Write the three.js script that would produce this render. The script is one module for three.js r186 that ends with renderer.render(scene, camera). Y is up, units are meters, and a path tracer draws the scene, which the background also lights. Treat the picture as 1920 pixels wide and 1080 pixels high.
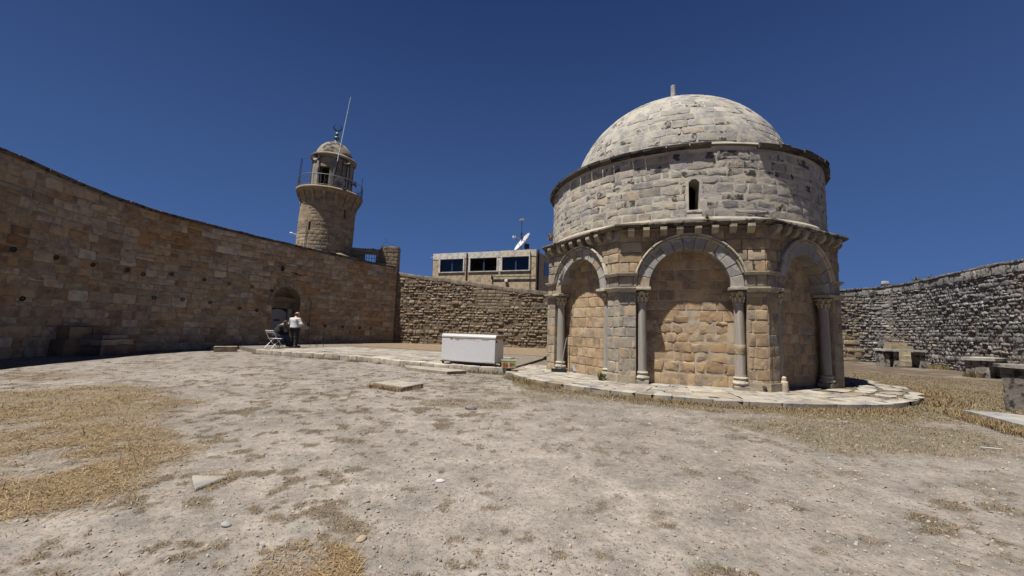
import * as THREE from 'three';
import { mergeGeometries, mergeVertices } from 'three/addons/utils/BufferGeometryUtils.js';
import { MarchingCubes } from 'three/addons/objects/MarchingCubes.js';
import { RoundedBoxGeometry } from 'three/addons/geometries/RoundedBoxGeometry.js';

// ---------------------------------------------------------------- camera, sky, sun, exposure
const scene = new THREE.Scene();
const PITCH = 0.1006, ROLL = 0.0301;
const camera = new THREE.PerspectiveCamera(70.24, 16 / 9, 0.1, 900);
camera.position.set(0, 1.45, 0);
camera.up.set(-Math.sin(ROLL), Math.cos(ROLL) * Math.cos(PITCH), Math.cos(ROLL) * Math.sin(PITCH));
camera.lookAt(0, 1.45 + Math.sin(PITCH), -Math.cos(PITCH));

const renderer = new THREE.WebGLRenderer({ antialias: true });
renderer.toneMapping = THREE.LinearToneMapping;
renderer.toneMappingExposure = 1.85;
renderer.shadowMap.enabled = true;

const SKY_LOW = [0.052, 0.108, 0.258], SKY_HIGH = [0.0006, 0.0042, 0.034];
{
  const W = 64, H = 512, d = new Float32Array(W * H * 4);
  for (let j = 0; j < H; j++) {
    const el = ((j + 0.5) / H - 0.5) * Math.PI, t = Math.pow(Math.max(0, Math.sin(el)), 0.52);
    for (let i = 0; i < W; i++) for (let c = 0; c < 4; c++) d[(j * W + i) * 4 + c] = c === 3 ? 1 : SKY_LOW[c] + (SKY_HIGH[c] - SKY_LOW[c]) * t;
  }
  const sky = new THREE.DataTexture(d, W, H, THREE.RGBAFormat, THREE.FloatType);
  sky.mapping = THREE.EquirectangularReflectionMapping; sky.magFilter = sky.minFilter = THREE.LinearFilter; sky.needsUpdate = true;
  scene.background = sky; scene.environment = sky;
}
const SUN_AZ = -55 * Math.PI / 180, SUN_EL = 69 * Math.PI / 180;
const sun = new THREE.DirectionalLight(new THREE.Color(1, 0.958, 0.895), 5.0);
sun.position.set(Math.sin(SUN_AZ) * Math.cos(SUN_EL) * 80, Math.sin(SUN_EL) * 80, Math.cos(SUN_AZ) * Math.cos(SUN_EL) * 80 - 16);
sun.target.position.set(0, 0, -16);
sun.castShadow = true; sun.shadow.mapSize.set(4096, 4096);
Object.assign(sun.shadow.camera, { left: -45, right: 45, top: 45, bottom: -45, near: 1, far: 200 });
scene.add(sun, sun.target);

// ---------------------------------------------------------------- helpers
let seed = 12345;
const rnd = () => { seed = (seed + 0x6D2B79F5) | 0; let t = Math.imul(seed ^ (seed >>> 15), 1 | seed); t = (t + Math.imul(t ^ (t >>> 7), 61 | t)) ^ t; return ((t ^ (t >>> 14)) >>> 0) / 4294967296; };
const rr = (a, b) => a + (b - a) * rnd();
const clamp = (x, a = 0, b = 1) => Math.max(a, Math.min(b, x));
const mix = (a, b, t) => a + (b - a) * t;
const sstep = (a, b, x) => { const t = clamp((x - a) / (b - a)); return t * t * (3 - 2 * t); };
function hash(x, y, z) { let h = (x * 374761393 + y * 668265263 + z * 2147483647) | 0; h = Math.imul(h ^ (h >>> 13), 1274126177); h ^= h >>> 16; return (h >>> 0) / 4294967296; }
function vnoise(x, y, z = 0, per = 0) {
  const xi = Math.floor(x), yi = Math.floor(y), zi = Math.floor(z), fx = x - xi, fy = y - yi, fz = z - zi;
  const u = fx * fx * (3 - 2 * fx), v = fy * fy * (3 - 2 * fy), w = fz * fz * (3 - 2 * fz);
  const m = per ? (a) => ((a % per) + per) % per : (a) => a;
  const h = (i, j, k) => hash(m(xi + i), m(yi + j), zi + k);
  const a = mix(mix(h(0, 0, 0), h(1, 0, 0), u), mix(h(0, 1, 0), h(1, 1, 0), u), v);
  if (fz === 0) return a;
  return mix(a, mix(mix(h(0, 0, 1), h(1, 0, 1), u), mix(h(0, 1, 1), h(1, 1, 1), u), v), w);
}
function fbm(x, y, oct = 4, z = 0, per = 0) { let s = 0, a = 0.5, n = 0; for (let i = 0; i < oct; i++) { s += a * vnoise(x, y, z + i * 17, per); n += a; a *= 0.5; x *= 2; y *= 2; if (per) per *= 2; } return s / n; }

const names = new Map();
function numbered(n) { const k = names.get(n) || 0; names.set(n, k + 1); return k ? `${n}_${String(k).padStart(3, '0')}` : n; }
function tag(o, label, category, group, kind) { if (label) o.userData.label = label; if (category) o.userData.category = category; if (group) o.userData.group = group; if (kind) o.userData.kind = kind; return o; }
function thing(name, label, category, pos = [0, 0, 0], turn = 0, group) { const g = new THREE.Group(); g.name = numbered(name); g.position.set(...pos); g.rotation.y = turn; scene.add(g); return tag(g, label, category, group); }
function single(name, geo, mat, label, category, group) { const m = new THREE.Mesh(geo, mat); m.name = numbered(name); scene.add(m); return tag(m, label, category, group); }
function structure(name, geo, mat) { const m = new THREE.Mesh(geo, mat); m.name = numbered(name); m.userData.kind = 'structure'; scene.add(m); return m; }
function part(name, geo, mat, parent) { const m = new THREE.Mesh(Array.isArray(geo) ? join(geo) : geo, mat); m.name = name; parent.add(m); return m; }
function subgroup(name, parent) { const g = new THREE.Group(); g.name = name; parent.add(g); return g; }
const join = (l) => mergeGeometries(l.map((g) => { const q = g.index ? g : g; for (const k of Object.keys(q.attributes)) if (!['position', 'normal', 'uv', 'color'].includes(k)) q.deleteAttribute(k); return q.index ? q.toNonIndexed() : q; }));

// geometry builders: all have uv in metres
function boxUV(g) { // planar uv by dominant normal, in metres
  const p = g.attributes.position, n = g.attributes.normal, uv = new Float32Array(p.count * 2), o = rnd() * 7;
  for (let i = 0; i < p.count; i++) {
    const ax = Math.abs(n.getX(i)), ay = Math.abs(n.getY(i)), az = Math.abs(n.getZ(i)), x = p.getX(i), y = p.getY(i), z = p.getZ(i);
    if (ay >= ax && ay >= az) { uv[i * 2] = x; uv[i * 2 + 1] = z; } else if (ax >= az) { uv[i * 2] = z; uv[i * 2 + 1] = y; } else { uv[i * 2] = x; uv[i * 2 + 1] = y; }
    uv[i * 2] = uv[i * 2] / 2 + o; uv[i * 2 + 1] = uv[i * 2 + 1] / 2 + o * 0.7;
  }
  g.setAttribute('uv', new THREE.BufferAttribute(uv, 2)); return g;
}
function tint(g, c, v = 0) { const n = g.attributes.position.count, a = new Float32Array(n * 3); for (let i = 0; i < n; i++) { const f = 1 + v * (rnd() - 0.5); a[i * 3] = c[0] * f; a[i * 3 + 1] = c[1] * f; a[i * 3 + 2] = c[2] * f; } g.setAttribute('color', new THREE.BufferAttribute(a, 3)); return g; }
function box(w, h, d, x = 0, y = 0, z = 0, ry = 0, bev = 0) { // centre
  let g = bev ? new RoundedBoxGeometry(w, h, d, 1, bev) : new THREE.BoxGeometry(w, h, d);
  boxUV(g); if (ry) g.rotateY(ry); g.translate(x, y, z); return g;
}
function rough(g, amp, f = 3) { // knock a geometry about with smooth noise
  g = mergeVertices((() => { const q = g.clone(); q.deleteAttribute('normal'); q.deleteAttribute('uv'); q.deleteAttribute('color'); return q; })());
  const p = g.attributes.position, o = rnd() * 50;
  for (let i = 0; i < p.count; i++) { const x = p.getX(i), y = p.getY(i), z = p.getZ(i); p.setXYZ(i, x + amp * (fbm(x * f + o, y * f + z * f, 3) - 0.5) * 2, y + amp * (fbm(z * f + o, x * f - y * f + 9, 3) - 0.5) * 2, z + amp * (fbm(y * f + o, z * f + x * f + 5, 3) - 0.5) * 2); }
  g = g.toNonIndexed(); g.computeVertexNormals(); return boxUV(g);
}
function roughBlock(w, h, d, amp = 0.02, bev = 0.03, seg = 4) { let g = new RoundedBoxGeometry(w, h, d, 2, bev); g = new THREE.BoxGeometry(w, h, d, seg, Math.max(2, seg - 1), seg); g = rough(g, amp, 2.2); return g; }
function rod(a, b, r, n = 6, r2 = r) {
  const A = new THREE.Vector3(...a), B = new THREE.Vector3(...b), L = A.distanceTo(B);
  const g = new THREE.CylinderGeometry(r2, r, L, n, 1); g.translate(0, L / 2, 0);
  g.applyQuaternion(new THREE.Quaternion().setFromUnitVectors(new THREE.Vector3(0, 1, 0), B.clone().sub(A).normalize())); g.translate(A.x, A.y, A.z); return g;
}
function tube(pts, r, n = 24, k = 6, closed = false) { return new THREE.TubeGeometry(new THREE.CatmullRomCurve3(pts.map((p) => new THREE.Vector3(...p)), closed), n, r, k, closed); }
const lathe = (pts, n = 24) => new THREE.LatheGeometry(pts.map((p) => new THREE.Vector2(...p)), n);
function prism(poly, y0, y1) { // poly [[x, z]...] in three.js x, z
  const s = new THREE.Shape(poly.map(([x, z]) => new THREE.Vector2(x, -z)));
  const g = new THREE.ExtrudeGeometry(s, { depth: y1 - y0, bevelEnabled: false }); g.rotateX(-Math.PI / 2); g.translate(0, y0, 0); return boxUV(g);
}

// ---------------------------------------------------------------- textures and materials
function dataTex(size, f, srgb = true) {
  const d = new Uint8Array(size * size * 4);
  for (let j = 0; j < size; j++) for (let i = 0; i < size; i++) { const c = f(i / size, j / size, i, j), o = (j * size + i) * 4; d[o] = clamp(c[0]) * 255; d[o + 1] = clamp(c[1]) * 255; d[o + 2] = clamp(c[2]) * 255; d[o + 3] = 255; }
  const t = new THREE.DataTexture(d, size, size); t.wrapS = t.wrapT = THREE.RepeatWrapping; t.magFilter = THREE.LinearFilter; t.minFilter = THREE.LinearMipmapLinearFilter; t.generateMipmaps = true;
  if (srgb) t.colorSpace = THREE.SRGBColorSpace; t.needsUpdate = true; return t;
}
const S = 512;
const fieldA = new Float32Array(S * S), fieldB = new Float32Array(S * S), fieldC = new Float32Array(S * S);
for (let j = 0; j < S; j++) for (let i = 0; i < S; i++) { const u = i / S, v = j / S, o = j * S + i; fieldA[o] = fbm(u * 8, v * 8, 6, 1, 8); fieldB[o] = fbm(u * 24, v * 24, 4, 7, 24); fieldC[o] = fbm(u * 5, v * 9 , 4, 31, 0) ; }
const pits = new Float32Array(S * S);
for (let k = 0; k < 900; k++) { const px = rnd() * S, py = rnd() * S, r = 0.8 + 3.2 * rnd() * rnd(), a = rr(0.3, 1); for (let y = -6; y <= 6; y++) for (let x = -6; x <= 6; x++) { const q = Math.hypot(x * rr(.8, 1.2), y); if (q < r) { const o = (((py + y) | 0) + S) % S * S + (((px + x) | 0) + S) % S; pits[o] = Math.max(pits[o], a * (1 - q / r * 0.5)); } } }
const at = (F, i, j) => F[(j % S) * S + (i % S)];
const limeMap = dataTex(S, (u, v, i, j) => { const a = at(fieldA, i, j), b = at(fieldB, i, j), p = at(pits, i, j); const k = 0.93 + 0.5 * (a - 0.5) + 0.22 * (b - 0.5) - 0.35 * p, w = (a - 0.5) * 0.25; return [k + w * 0.2, k, k - w]; });
const limeBump = dataTex(S, (u, v, i, j) => { const k = 0.55 + 0.7 * (at(fieldA, i, j) - 0.5) + 0.5 * (at(fieldB, i, j) - 0.5) - 0.5 * at(pits, i, j); return [k, k, k]; }, false);
const lichenMap = dataTex(S, (u, v, i, j) => {
  const a = at(fieldA, i, j), b = at(fieldB, i, j), p = at(pits, i, j), k = 0.95 + 0.4 * (a - 0.5) + 0.25 * (b - 0.5) - 0.4 * p, l = sstep(0.54, 0.68, a * 0.62 + b * 0.38 + 0.02) * 0.72;
  return [k * (1 - l * 0.86), k * (1 - l * 0.85), k * (1 - l * 0.84)]; });
const marbleMap = dataTex(S, (u, v, i, j) => { const a = fbm(u * 6 + 1.5 * at(fieldA, i, j), v * 1.2 + 3 * u, 4, 77), k = 0.9 + 0.45 * (a - 0.5) + 0.1 * (at(fieldB, i, j) - 0.5) - 0.2 * sstep(0.55, 0.62, a) * sstep(0.7, 0.62, a); return [k, k * 0.995, k * 0.985]; });
const groundMap = (() => {
  const N = 1024, base = new Float32Array(N * N * 3), hgt = new Float32Array(N * N);
  for (let j = 0; j < N; j++) for (let i = 0; i < N; i++) { const a = fbm(i / N * 10, j / N * 10, 6, 3, 10), b = fbm(i / N * 60, j / N * 60, 3, 9, 60), k = 0.88 + 0.34 * (a - 0.5) + 0.24 * (b - 0.5), o = j * N + i; base[o * 3] = k; base[o * 3 + 1] = k * 0.985; base[o * 3 + 2] = k * 0.965; hgt[o] = 0.4 + 0.4 * (a - 0.5) + 0.5 * (b - 0.5); }
  for (let k = 0; k < 15000; k++) { // small gravel grains: colour of the stones themselves
    const px = rnd() * N, py = rnd() * N, r = 1 + 3.6 * Math.pow(rnd(), 3), e = rr(0.6, 1.5), t = rnd(), v = t < 0.12 ? rr(0.62, 0.74) : t < 0.65 ? rr(0.78, 0.9) : rr(0.9, 1.0), w = rr(-0.05, 0.07);
    for (let y = -5; y <= 5; y++) for (let x = -5; x <= 5; x++) { const q = Math.hypot(x * e, y / e) / r; if (q < 1) { const o = ((((py + y) | 0) + N) % N) * N + (((px + x) | 0) + N) % N; base[o * 3] = v + w; base[o * 3 + 1] = v; base[o * 3 + 2] = v - w; hgt[o] = Math.max(hgt[o], 0.5 + 0.5 * Math.sqrt(1 - q * q)); } }
  }
  const C = (i, j) => { const o = (j * N + i) * 3; return [base[o], base[o + 1], base[o + 2]]; };
  return { map: dataTex(N, (u, v, i, j) => C(i, j)), bump: dataTex(N, (u, v, i, j) => { const h = hgt[j * N + i]; return [h, h, h]; }, false) };
})();
const std = (o) => new THREE.MeshStandardMaterial({ roughness: 0.9, metalness: 0, ...o });
const lin = (r, g, b) => new THREE.Color().setRGB(r, g, b);
const STONE = lin(0.77, 0.77, 0.77);
const M = {
  lime: std({ vertexColors: true, color: STONE, map: limeMap, bumpMap: limeBump, bumpScale: 0.012, roughness: 0.96 }),
  lichen: std({ vertexColors: true, color: STONE, map: lichenMap, bumpMap: limeBump, bumpScale: 0.02, roughness: 0.97 }),
  marble: std({ vertexColors: true, color: STONE, map: marbleMap, bumpMap: limeBump, bumpScale: 0.004, roughness: 0.7 }),
  plain: std({ vertexColors: true, color: STONE, map: limeMap, roughness: 0.95 }),
  ground: std({ vertexColors: true, color: STONE, map: groundMap.map, bumpMap: groundMap.bump, bumpScale: 0.01, roughness: 0.98 }),
  iron: std({ color: lin(0.035, 0.03, 0.028), roughness: 0.6, metalness: 0.5 }),
  rail: std({ color: lin(0.16, 0.17, 0.18), roughness: 0.5, metalness: 0.5 }),
  dark: std({ color: lin(0.012, 0.011, 0.01), roughness: 0.95 }),
  white: std({ color: lin(0.56, 0.56, 0.55), roughness: 0.45 }),
  rust: std({ color: lin(0.20, 0.09, 0.035), roughness: 0.9 }),
};

// ---------------------------------------------------------------- masonry
// fn(s, y, d): point of a surface, s to the right and y up as seen from outside, d outwards
function stoneGeo(fn, s0, s1, y0, y1, o) {
  const mx = o.mx || 1, my = o.my || 1, w = (s1 - s0) * mx, h = (y1 - y0) * my;
  const b = Math.min(o.bev, w * 0.3, h * 0.3), bx = b / w, by = b / h, mid = rr(0.38, 0.62);
  const us = [0, bx, mid, 1 - bx, 1], vs = h > 0.3 || o.fine ? [0, by, rr(0.4, 0.6), 1 - by, 1] : [0, by, 1 - by, 1];
  const nu = us.length, nv = vs.length, pos = [], uv = [], col = [], idx = [], ou = rnd() * 9, ov = rnd() * 9;
  const P = [];
  for (let j = 0; j < nv; j++) for (let i = 0; i < nu; i++) {
    let u = us[i], v = vs[j]; const ei = i === 0 || i === nu - 1, ej = j === 0 || j === nv - 1;
    if (ei && ej) { u += (u < 0.5 ? 1 : -1) * bx * o.round; v += (v < 0.5 ? 1 : -1) * by * o.round; }
    u += (rnd() - 0.5) * o.jit / w * (ei || ej ? 1 : 2); v += (rnd() - 0.5) * o.jit / h * (ei || ej ? 1 : 2);
    const d = ei || ej ? o.proud - o.edge : o.proud + (rnd() - 0.5) * o.rough + (i === 2 || (nv === 5 && j === 2) ? o.bulge : 0);
    P.push([s0 + (s1 - s0) * u, y0 + (y1 - y0) * v, d]);
  }
  const put = (q, c) => { const p = fn(q[0], q[1], q[2]); pos.push(p[0], p[1], p[2]); uv.push((q[0] * mx) / 2 + ou, (q[1] * my) / 2 + ov); col.push(c[0], c[1], c[2]); return pos.length / 3 - 1; };
  const c = o.color;
  P.forEach((q) => { const f = 1 + (rnd() - 0.5) * 0.14; put(q, [c[0] * f, c[1] * f, c[2] * f]); });
  for (let j = 0; j < nv - 1; j++) for (let i = 0; i < nu - 1; i++) { const a = j * nu + i, bq = a + 1, cq = a + nu, dq = cq + 1; if ((i + j) % 2) idx.push(a, bq, dq, a, dq, cq); else idx.push(a, bq, cq, bq, dq, cq); }
  const ring = []; for (let i = 0; i < nu; i++) ring.push(i); for (let j = 1; j < nv; j++) ring.push(j * nu + nu - 1); for (let i = nu - 2; i >= 0; i--) ring.push((nv - 1) * nu + i); for (let j = nv - 2; j > 0; j--) ring.push(j * nu);
  const st = pos.length / 3; ring.forEach((k) => { put(P[k], c); put([P[k][0], P[k][1], -o.back], c); });
  for (let k = 0; k < ring.length; k++) { const a = st + k * 2, bq = st + ((k + 1) % ring.length) * 2; idx.push(bq, a, a + 1, bq, a + 1, bq + 1); }
  const g = new THREE.BufferGeometry();
  g.setAttribute('position', new THREE.Float32BufferAttribute(pos, 3)); g.setAttribute('uv', new THREE.Float32BufferAttribute(uv, 2)); g.setAttribute('color', new THREE.Float32BufferAttribute(col, 3));
  g.setIndex(idx); g.computeVertexNormals(); return g;
}
const pick = (pal) => { let t = rnd() * pal.reduce((s, p) => s + p[3], 0); for (const p of pal) { t -= p[3]; if (t <= 0) { const f = rr(0.86, 1.12); return [p[0] * f, p[1] * f, p[2] * f]; } } return pal[0]; };
// courses of stones; o.top(s) caps them, o.hole(s, y) says what is left out; returns [{geo, w, h, s, y}]
function courses(fn, S0, S1, Y0, o) {
  const out = []; let y = Y0; const top = typeof o.top === 'function' ? o.top : () => o.top; let tmax = -1e9; for (let k = 0; k <= 40; k++) tmax = Math.max(tmax, top(S0 + (S1 - S0) * k / 40));
  const mx = o.mx || 1, my = o.my || 1;
  while (y < tmax - 0.03) {
    const h = Math.min(rr(o.h[0], o.h[1]) / my, tmax - y); const scale = o.widthScale ? o.widthScale(y) : 1;
    let s = S0 - rnd() * (o.stagger ?? 0.4) / mx / scale;
    while (s < S1) {
      let w = rr(o.w[0], o.w[1]) / mx / scale; if (rnd() < 0.15) w *= 1.4;
      let a = Math.max(s, S0), b = Math.min(s + w, S1); if (S1 - b < o.w[0] * 0.45 / mx / scale) b = S1; s = b > s ? (b === S1 ? S1 : s + w) : s + w;
      if (b - a < 0.06 / mx / scale) continue;
      const cs = (a + b) / 2, tp = top(cs); if (y > tp - 0.08 / my) continue;
      let y1 = Math.min(y + h, tp); const jy = o.jy || 0;
      const parts = o.split && rnd() < o.split && h > 0.22 ? [[y, mix(y, y1, rr(0.42, 0.58))], [0, y1]] : [[y, y1]]; if (parts.length === 2) parts[1][0] = parts[0][1];
      for (const [ya, yb] of parts) {
        let A = a, B = b; const cy = (ya + yb) / 2;
        if (o.clip) { const r = o.clip(A, B, ya, yb); if (!r) continue; [A, B] = r; if (B - A < 0.07 / mx / scale) continue; }
        if (o.hole && o.hole((A + B) / 2, cy)) continue;
        const j = o.joint / 2, jx = j / mx / scale * (scale > 1 ? 1 : 1), so = { bev: 0.03, round: 0.6, jit: 0.01, proud: 0, edge: 0.015, rough: 0.012, bulge: 0.01, back: 0.09, mx: mx * scale, my, ...o.stone };
        if (o.vary) so.proud += (rnd() - 0.5) * o.vary;
        so.color = o.colorAt ? o.colorAt(cs, cy) : pick(o.pal);
        if (B - A < 3 * jx || yb - ya < 3 * j / my) continue;
        out.push({ geo: stoneGeo(fn, A + jx, B - jx, ya + j / my + (rnd() - 0.5) * jy, yb - j / my + (rnd() - 0.5) * jy, so), w: (B - A) * mx * scale, h: (yb - ya) * my, s: (A + B) / 2, y: cy });
      }
    }
    y += h;
  }
  return out;
}
const frus = new THREE.Vector3(), fwd = new THREE.Vector3(0, Math.sin(PITCH), -Math.cos(PITCH));
// the stones that show largest become parts of their own, the rest one part of kind stuff
function lay(stones, name, mat, parent, max = 300, world = new THREE.Vector3(), restName = 'remaining_stones') {
  camera.updateMatrixWorld();
  for (const s of stones) { s.geo.computeBoundingSphere(); const c = s.geo.boundingSphere.center.clone().add(world), dist = c.distanceTo(camera.position); frus.copy(c).project(camera); const inside = c.clone().sub(camera.position).dot(fwd) > 0 && Math.abs(frus.x) < 1.02 && Math.abs(frus.y) < 1.02; s.score = (s.w * s.h) / (dist * dist) * (inside ? 1 : 1e-6); }
  stones.sort((a, b) => b.score - a.score);
  stones.slice(0, max).forEach((s) => part(name, s.geo, mat, parent));
  const rest = stones.slice(max); if (rest.length) { const m = part(restName, rest.map((s) => s.geo), mat, parent); m.userData.kind = 'stuff'; }
}
// a wall path: [x, forward] points joined by a smooth curve; normal to the viewer's side
function path(pts, N = 240) {
  const c = new THREE.CatmullRomCurve3(pts.map(([x, d]) => new THREE.Vector3(x, 0, -d)), false, 'centripetal'), P = [], L = [0];
  for (let i = 0; i <= N; i++) P.push(c.getPoint(i / N)); for (let i = 1; i <= N; i++) L.push(L[i - 1] + P[i].distanceTo(P[i - 1]));
  const len = L[N];
  const atS = (s) => { let i = 1; if (s >= len) i = N; else { let lo = 0, hi = N; while (hi - lo > 1) { const m = (lo + hi) >> 1; if (L[m] <= s) lo = m; else hi = m; } i = hi; } const t = (s - L[i - 1]) / (L[i] - L[i - 1]); const a = P[i - 1], b = P[i], tx = b.x - a.x, tz = b.z - a.z, l = Math.hypot(tx, tz); const a0 = P[Math.max(0, i - 4)], b0 = P[Math.min(N, i + 3)], ux = b0.x - a0.x, uz = b0.z - a0.z, ul = Math.hypot(ux, uz); return { x: a.x + tx * t, z: a.z + tz * t, tx: ux / ul, tz: uz / ul }; };
  const fn = (s, y, d) => { const p = atS(s); return [p.x - p.tz * d, y, p.z + p.tx * d]; };
  const near = (x, d) => { let b = 0, bd = 1e9; for (let i = 0; i <= 2000; i++) { const s = len * i / 2000, p = atS(s), q = (p.x - x) ** 2 + (p.z + d) ** 2; if (q < bd) { bd = q; b = s; } } return b; };
  return { len, at: atS, fn, near };
}
// solid core behind the stones between two s, from yb(s) to yt(s)
function core(fn, a, b, yb, yt, front, back, color, step = 0.25, v = 0.1) {
  const f = (q) => (typeof q === 'function' ? q : () => q), B = f(yb), T = f(yt), n = Math.max(1, Math.ceil((b - a) / step)), pos = [], uv = [], col = [];
  const quad = (p, q, r, s, u) => { for (const k of [p, q, r, p, r, s]) { pos.push(...fn(...k)); uv.push(u ? k[0] / 2 : k[2] / 2 + k[0] / 3, u ? k[1] / 2 : k[1] / 2 + k[0] / 3); const h = 1 + v * (rnd() - 0.5); col.push(color[0] * h, color[1] * h, color[2] * h); } };
  for (let i = 0; i < n; i++) {
    const s0 = mix(a, b, i / n), s1 = mix(a, b, (i + 1) / n), b0 = B(s0), b1 = B(s1), t0 = T(s0), t1 = T(s1);
    quad([s0, b0, front], [s1, b1, front], [s1, t1, front], [s0, t0, front], true); quad([s1, b1, back], [s0, b0, back], [s0, t0, back], [s1, t1, back], true);
    quad([s0, t0, front], [s1, t1, front], [s1, t1, back], [s0, t0, back]); quad([s0, b0, back], [s1, b1, back], [s1, b1, front], [s0, b0, front]);
    if (i === 0) quad([s0, b0, back], [s0, b0, front], [s0, t0, front], [s0, t0, back]); if (i === n - 1) quad([s1, b1, front], [s1, b1, back], [s1, t1, back], [s1, t1, front]);
  }
  const g = new THREE.BufferGeometry(); g.setAttribute('position', new THREE.Float32BufferAttribute(pos, 3)); g.setAttribute('uv', new THREE.Float32BufferAttribute(uv, 2)); g.setAttribute('color', new THREE.Float32BufferAttribute(col, 3)); g.computeVertexNormals(); return g;
}
// wedge between two angles and radii in a face: (r, angle) -> (t, y)
function wedge(fn, cy, r0, r1, a0, a1, d0, d1, color, bev = 0.008, n = 3, sq = 1) {
  const pos = [], uv = [], col = [], o = rnd() * 8; const pt = (r, a, d) => fn(r * Math.cos(a), cy + r * Math.sin(a) * sq, d);
  const quad = (...k) => { for (const [r, a, d] of [k[0], k[1], k[2], k[0], k[2], k[3]]) { pos.push(...pt(r, a, d)); uv.push(r / 2 + o, a * 0.6 + d + o); const h = 1 + 0.08 * (rnd() - 0.5); col.push(color[0] * h, color[1] * h, color[2] * h); } };
  const ba = bev / r1;
  for (let i = 0; i < n; i++) {
    const A = mix(a0, a1, i / n), B = mix(a0, a1, (i + 1) / n), Ai = i ? A : A + ba, Bi = i < n - 1 ? B : B - ba;
    quad([r0 + bev, Ai, d1], [r1 - bev, Ai, d1], [r1 - bev, Bi, d1], [r0 + bev, Bi, d1]); // face
    quad([r0, A, d1 - bev], [r0 + bev, Ai, d1], [r0 + bev, Bi, d1], [r0, B, d1 - bev]); quad([r1 - bev, Ai, d1], [r1, A, d1 - bev], [r1, B, d1 - bev], [r1 - bev, Bi, d1]);
    quad([r0, A, d0], [r0, A, d1 - bev], [r0, B, d1 - bev], [r0, B, d0]); quad([r1, A, d1 - bev], [r1, A, d0], [r1, B, d0], [r1, B, d1 - bev]);
    if (i === 0) { quad([r0, A, d1 - bev], [r1, A, d1 - bev], [r1 - bev, Ai, d1], [r0 + bev, Ai, d1]); quad([r0, A, d0], [r1, A, d0], [r1, A, d1 - bev], [r0, A, d1 - bev]); }
    if (i === n - 1) { quad([r0 + bev, Bi, d1], [r1 - bev, Bi, d1], [r1, B, d1 - bev], [r0, B, d1 - bev]); quad([r0, B, d1 - bev], [r1, B, d1 - bev], [r1, B, d0], [r0, B, d0]); }
  }
  const g = new THREE.BufferGeometry(); g.setAttribute('position', new THREE.Float32BufferAttribute(pos, 3)); g.setAttribute('uv', new THREE.Float32BufferAttribute(uv, 2)); g.setAttribute('color', new THREE.Float32BufferAttribute(col, 3)); g.computeVertexNormals(); return g;
}
// moulding: closed profile [[d, y]...] run along a list of stations
function moulding(fn, stations, prof, color, uvOff = rnd() * 5) {
  const pos = [], uv = [], col = [], n = prof.length;
  const put = (s, k) => { pos.push(...fn(s, prof[k][1], prof[k][0])); };
  const tri = (s, k, t, l) => { for (const [a, b] of [[s, k], [t, k], [t, l], [s, k], [t, l], [s, l]]) { put(a, b); uv.push(a / 2 + uvOff, prof[b][1] / 2 + prof[b][0] / 2 + uvOff); const h = 1 + 0.1 * (rnd() - 0.5); col.push(color[0] * h, color[1] * h, color[2] * h); } };
  for (let i = 0; i < stations.length - 1; i++) for (let k = 0; k < n; k++) tri(stations[i], k, stations[i + 1], (k + 1) % n);
  for (const [e, rev] of [[stations[0], false], [stations[stations.length - 1], true]]) for (let k = 1; k < n - 1; k++) for (const q of rev ? [0, k + 1, k] : [0, k, k + 1]) { put(e, q); uv.push(prof[q][0] + uvOff, prof[q][1]); col.push(...color); }
  const g = new THREE.BufferGeometry(); g.setAttribute('position', new THREE.Float32BufferAttribute(pos, 3)); g.setAttribute('uv', new THREE.Float32BufferAttribute(uv, 2)); g.setAttribute('color', new THREE.Float32BufferAttribute(col, 3)); g.computeVertexNormals(); return g;
}

// ---------------------------------------------------------------- ground
const CX = 6.0044, CD = 14.9763; // chapel axis: x and metres forward
function inPoly(poly, x, y) { let c = false; for (let i = 0, j = poly.length - 1; i < poly.length; j = i++) { const [xi, yi] = poly[i], [xj, yj] = poly[j]; if ((yi > y) !== (yj > y) && x < ((xj - xi) * (y - yi)) / (yj - yi) + xi) c = !c; } return c; }
const STRAW = [[-14, 6], [-9.9, 7.6], [-9.1, 8.88], [-7.21, 8.65], [-5.55, 7.13], [-5.02, 5.67], [-3.86, 5.02], [-3.33, 4.29], [-3.75, 4.1], [-3.25, 3.5], [-3.36, 3.25], [-3.48, 2.99], [-6, 2.2], [-12, 2.5]];
const STRAW2 = [[-13.5, 10.2], [-11.63, 10.89], [-10.37, 10.48], [-11.28, 9.27], [-13, 9.3]];
const STRAW3 = [[-1.5, 2.3], [-1.53, 2.73], [-1.35, 2.87], [-1.02, 2.84], [-0.86, 2.53], [-0.9, 2.3]];
function wob(x, d, a = 0.5) { return [x + a * (fbm(x * 1.3 + 5, d * 1.3, 4) - 0.5) * 2, d + a * (fbm(x * 1.3, d * 1.3 + 31, 4) - 0.5) * 2]; }
function strawMask(x, d) {
  if (d > 12 || x > 0) return 0; const [a, b] = wob(x, d, 0.55); let m = 0; for (let k = 0; k < 7; k++) { const q = k * 0.9, r = k ? 0.34 : 0, u = a + r * Math.cos(q), v = b + r * Math.sin(q); if (inPoly(STRAW, u, v) || inPoly(STRAW2, u, v)) m += 1 / 7; }
  m = clamp(m * 1.15 - 0.1) * mix(0.55, 1, sstep(0.36, 0.56, fbm(x * 2.2 + 9, d * 2.2, 3)));
  const [e, f] = wob(x, d, 0.12); if (inPoly(STRAW3, e, f)) m = 0.9;
  m *= 1 - 0.8 * sstep(0.58, 0.68, fbm(x * 1.1 + 70, d * 1.1, 3)); return m;
}
function ringGap(x, d) { return Math.hypot(x - CX, d - CD) - 6.35; }
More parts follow.
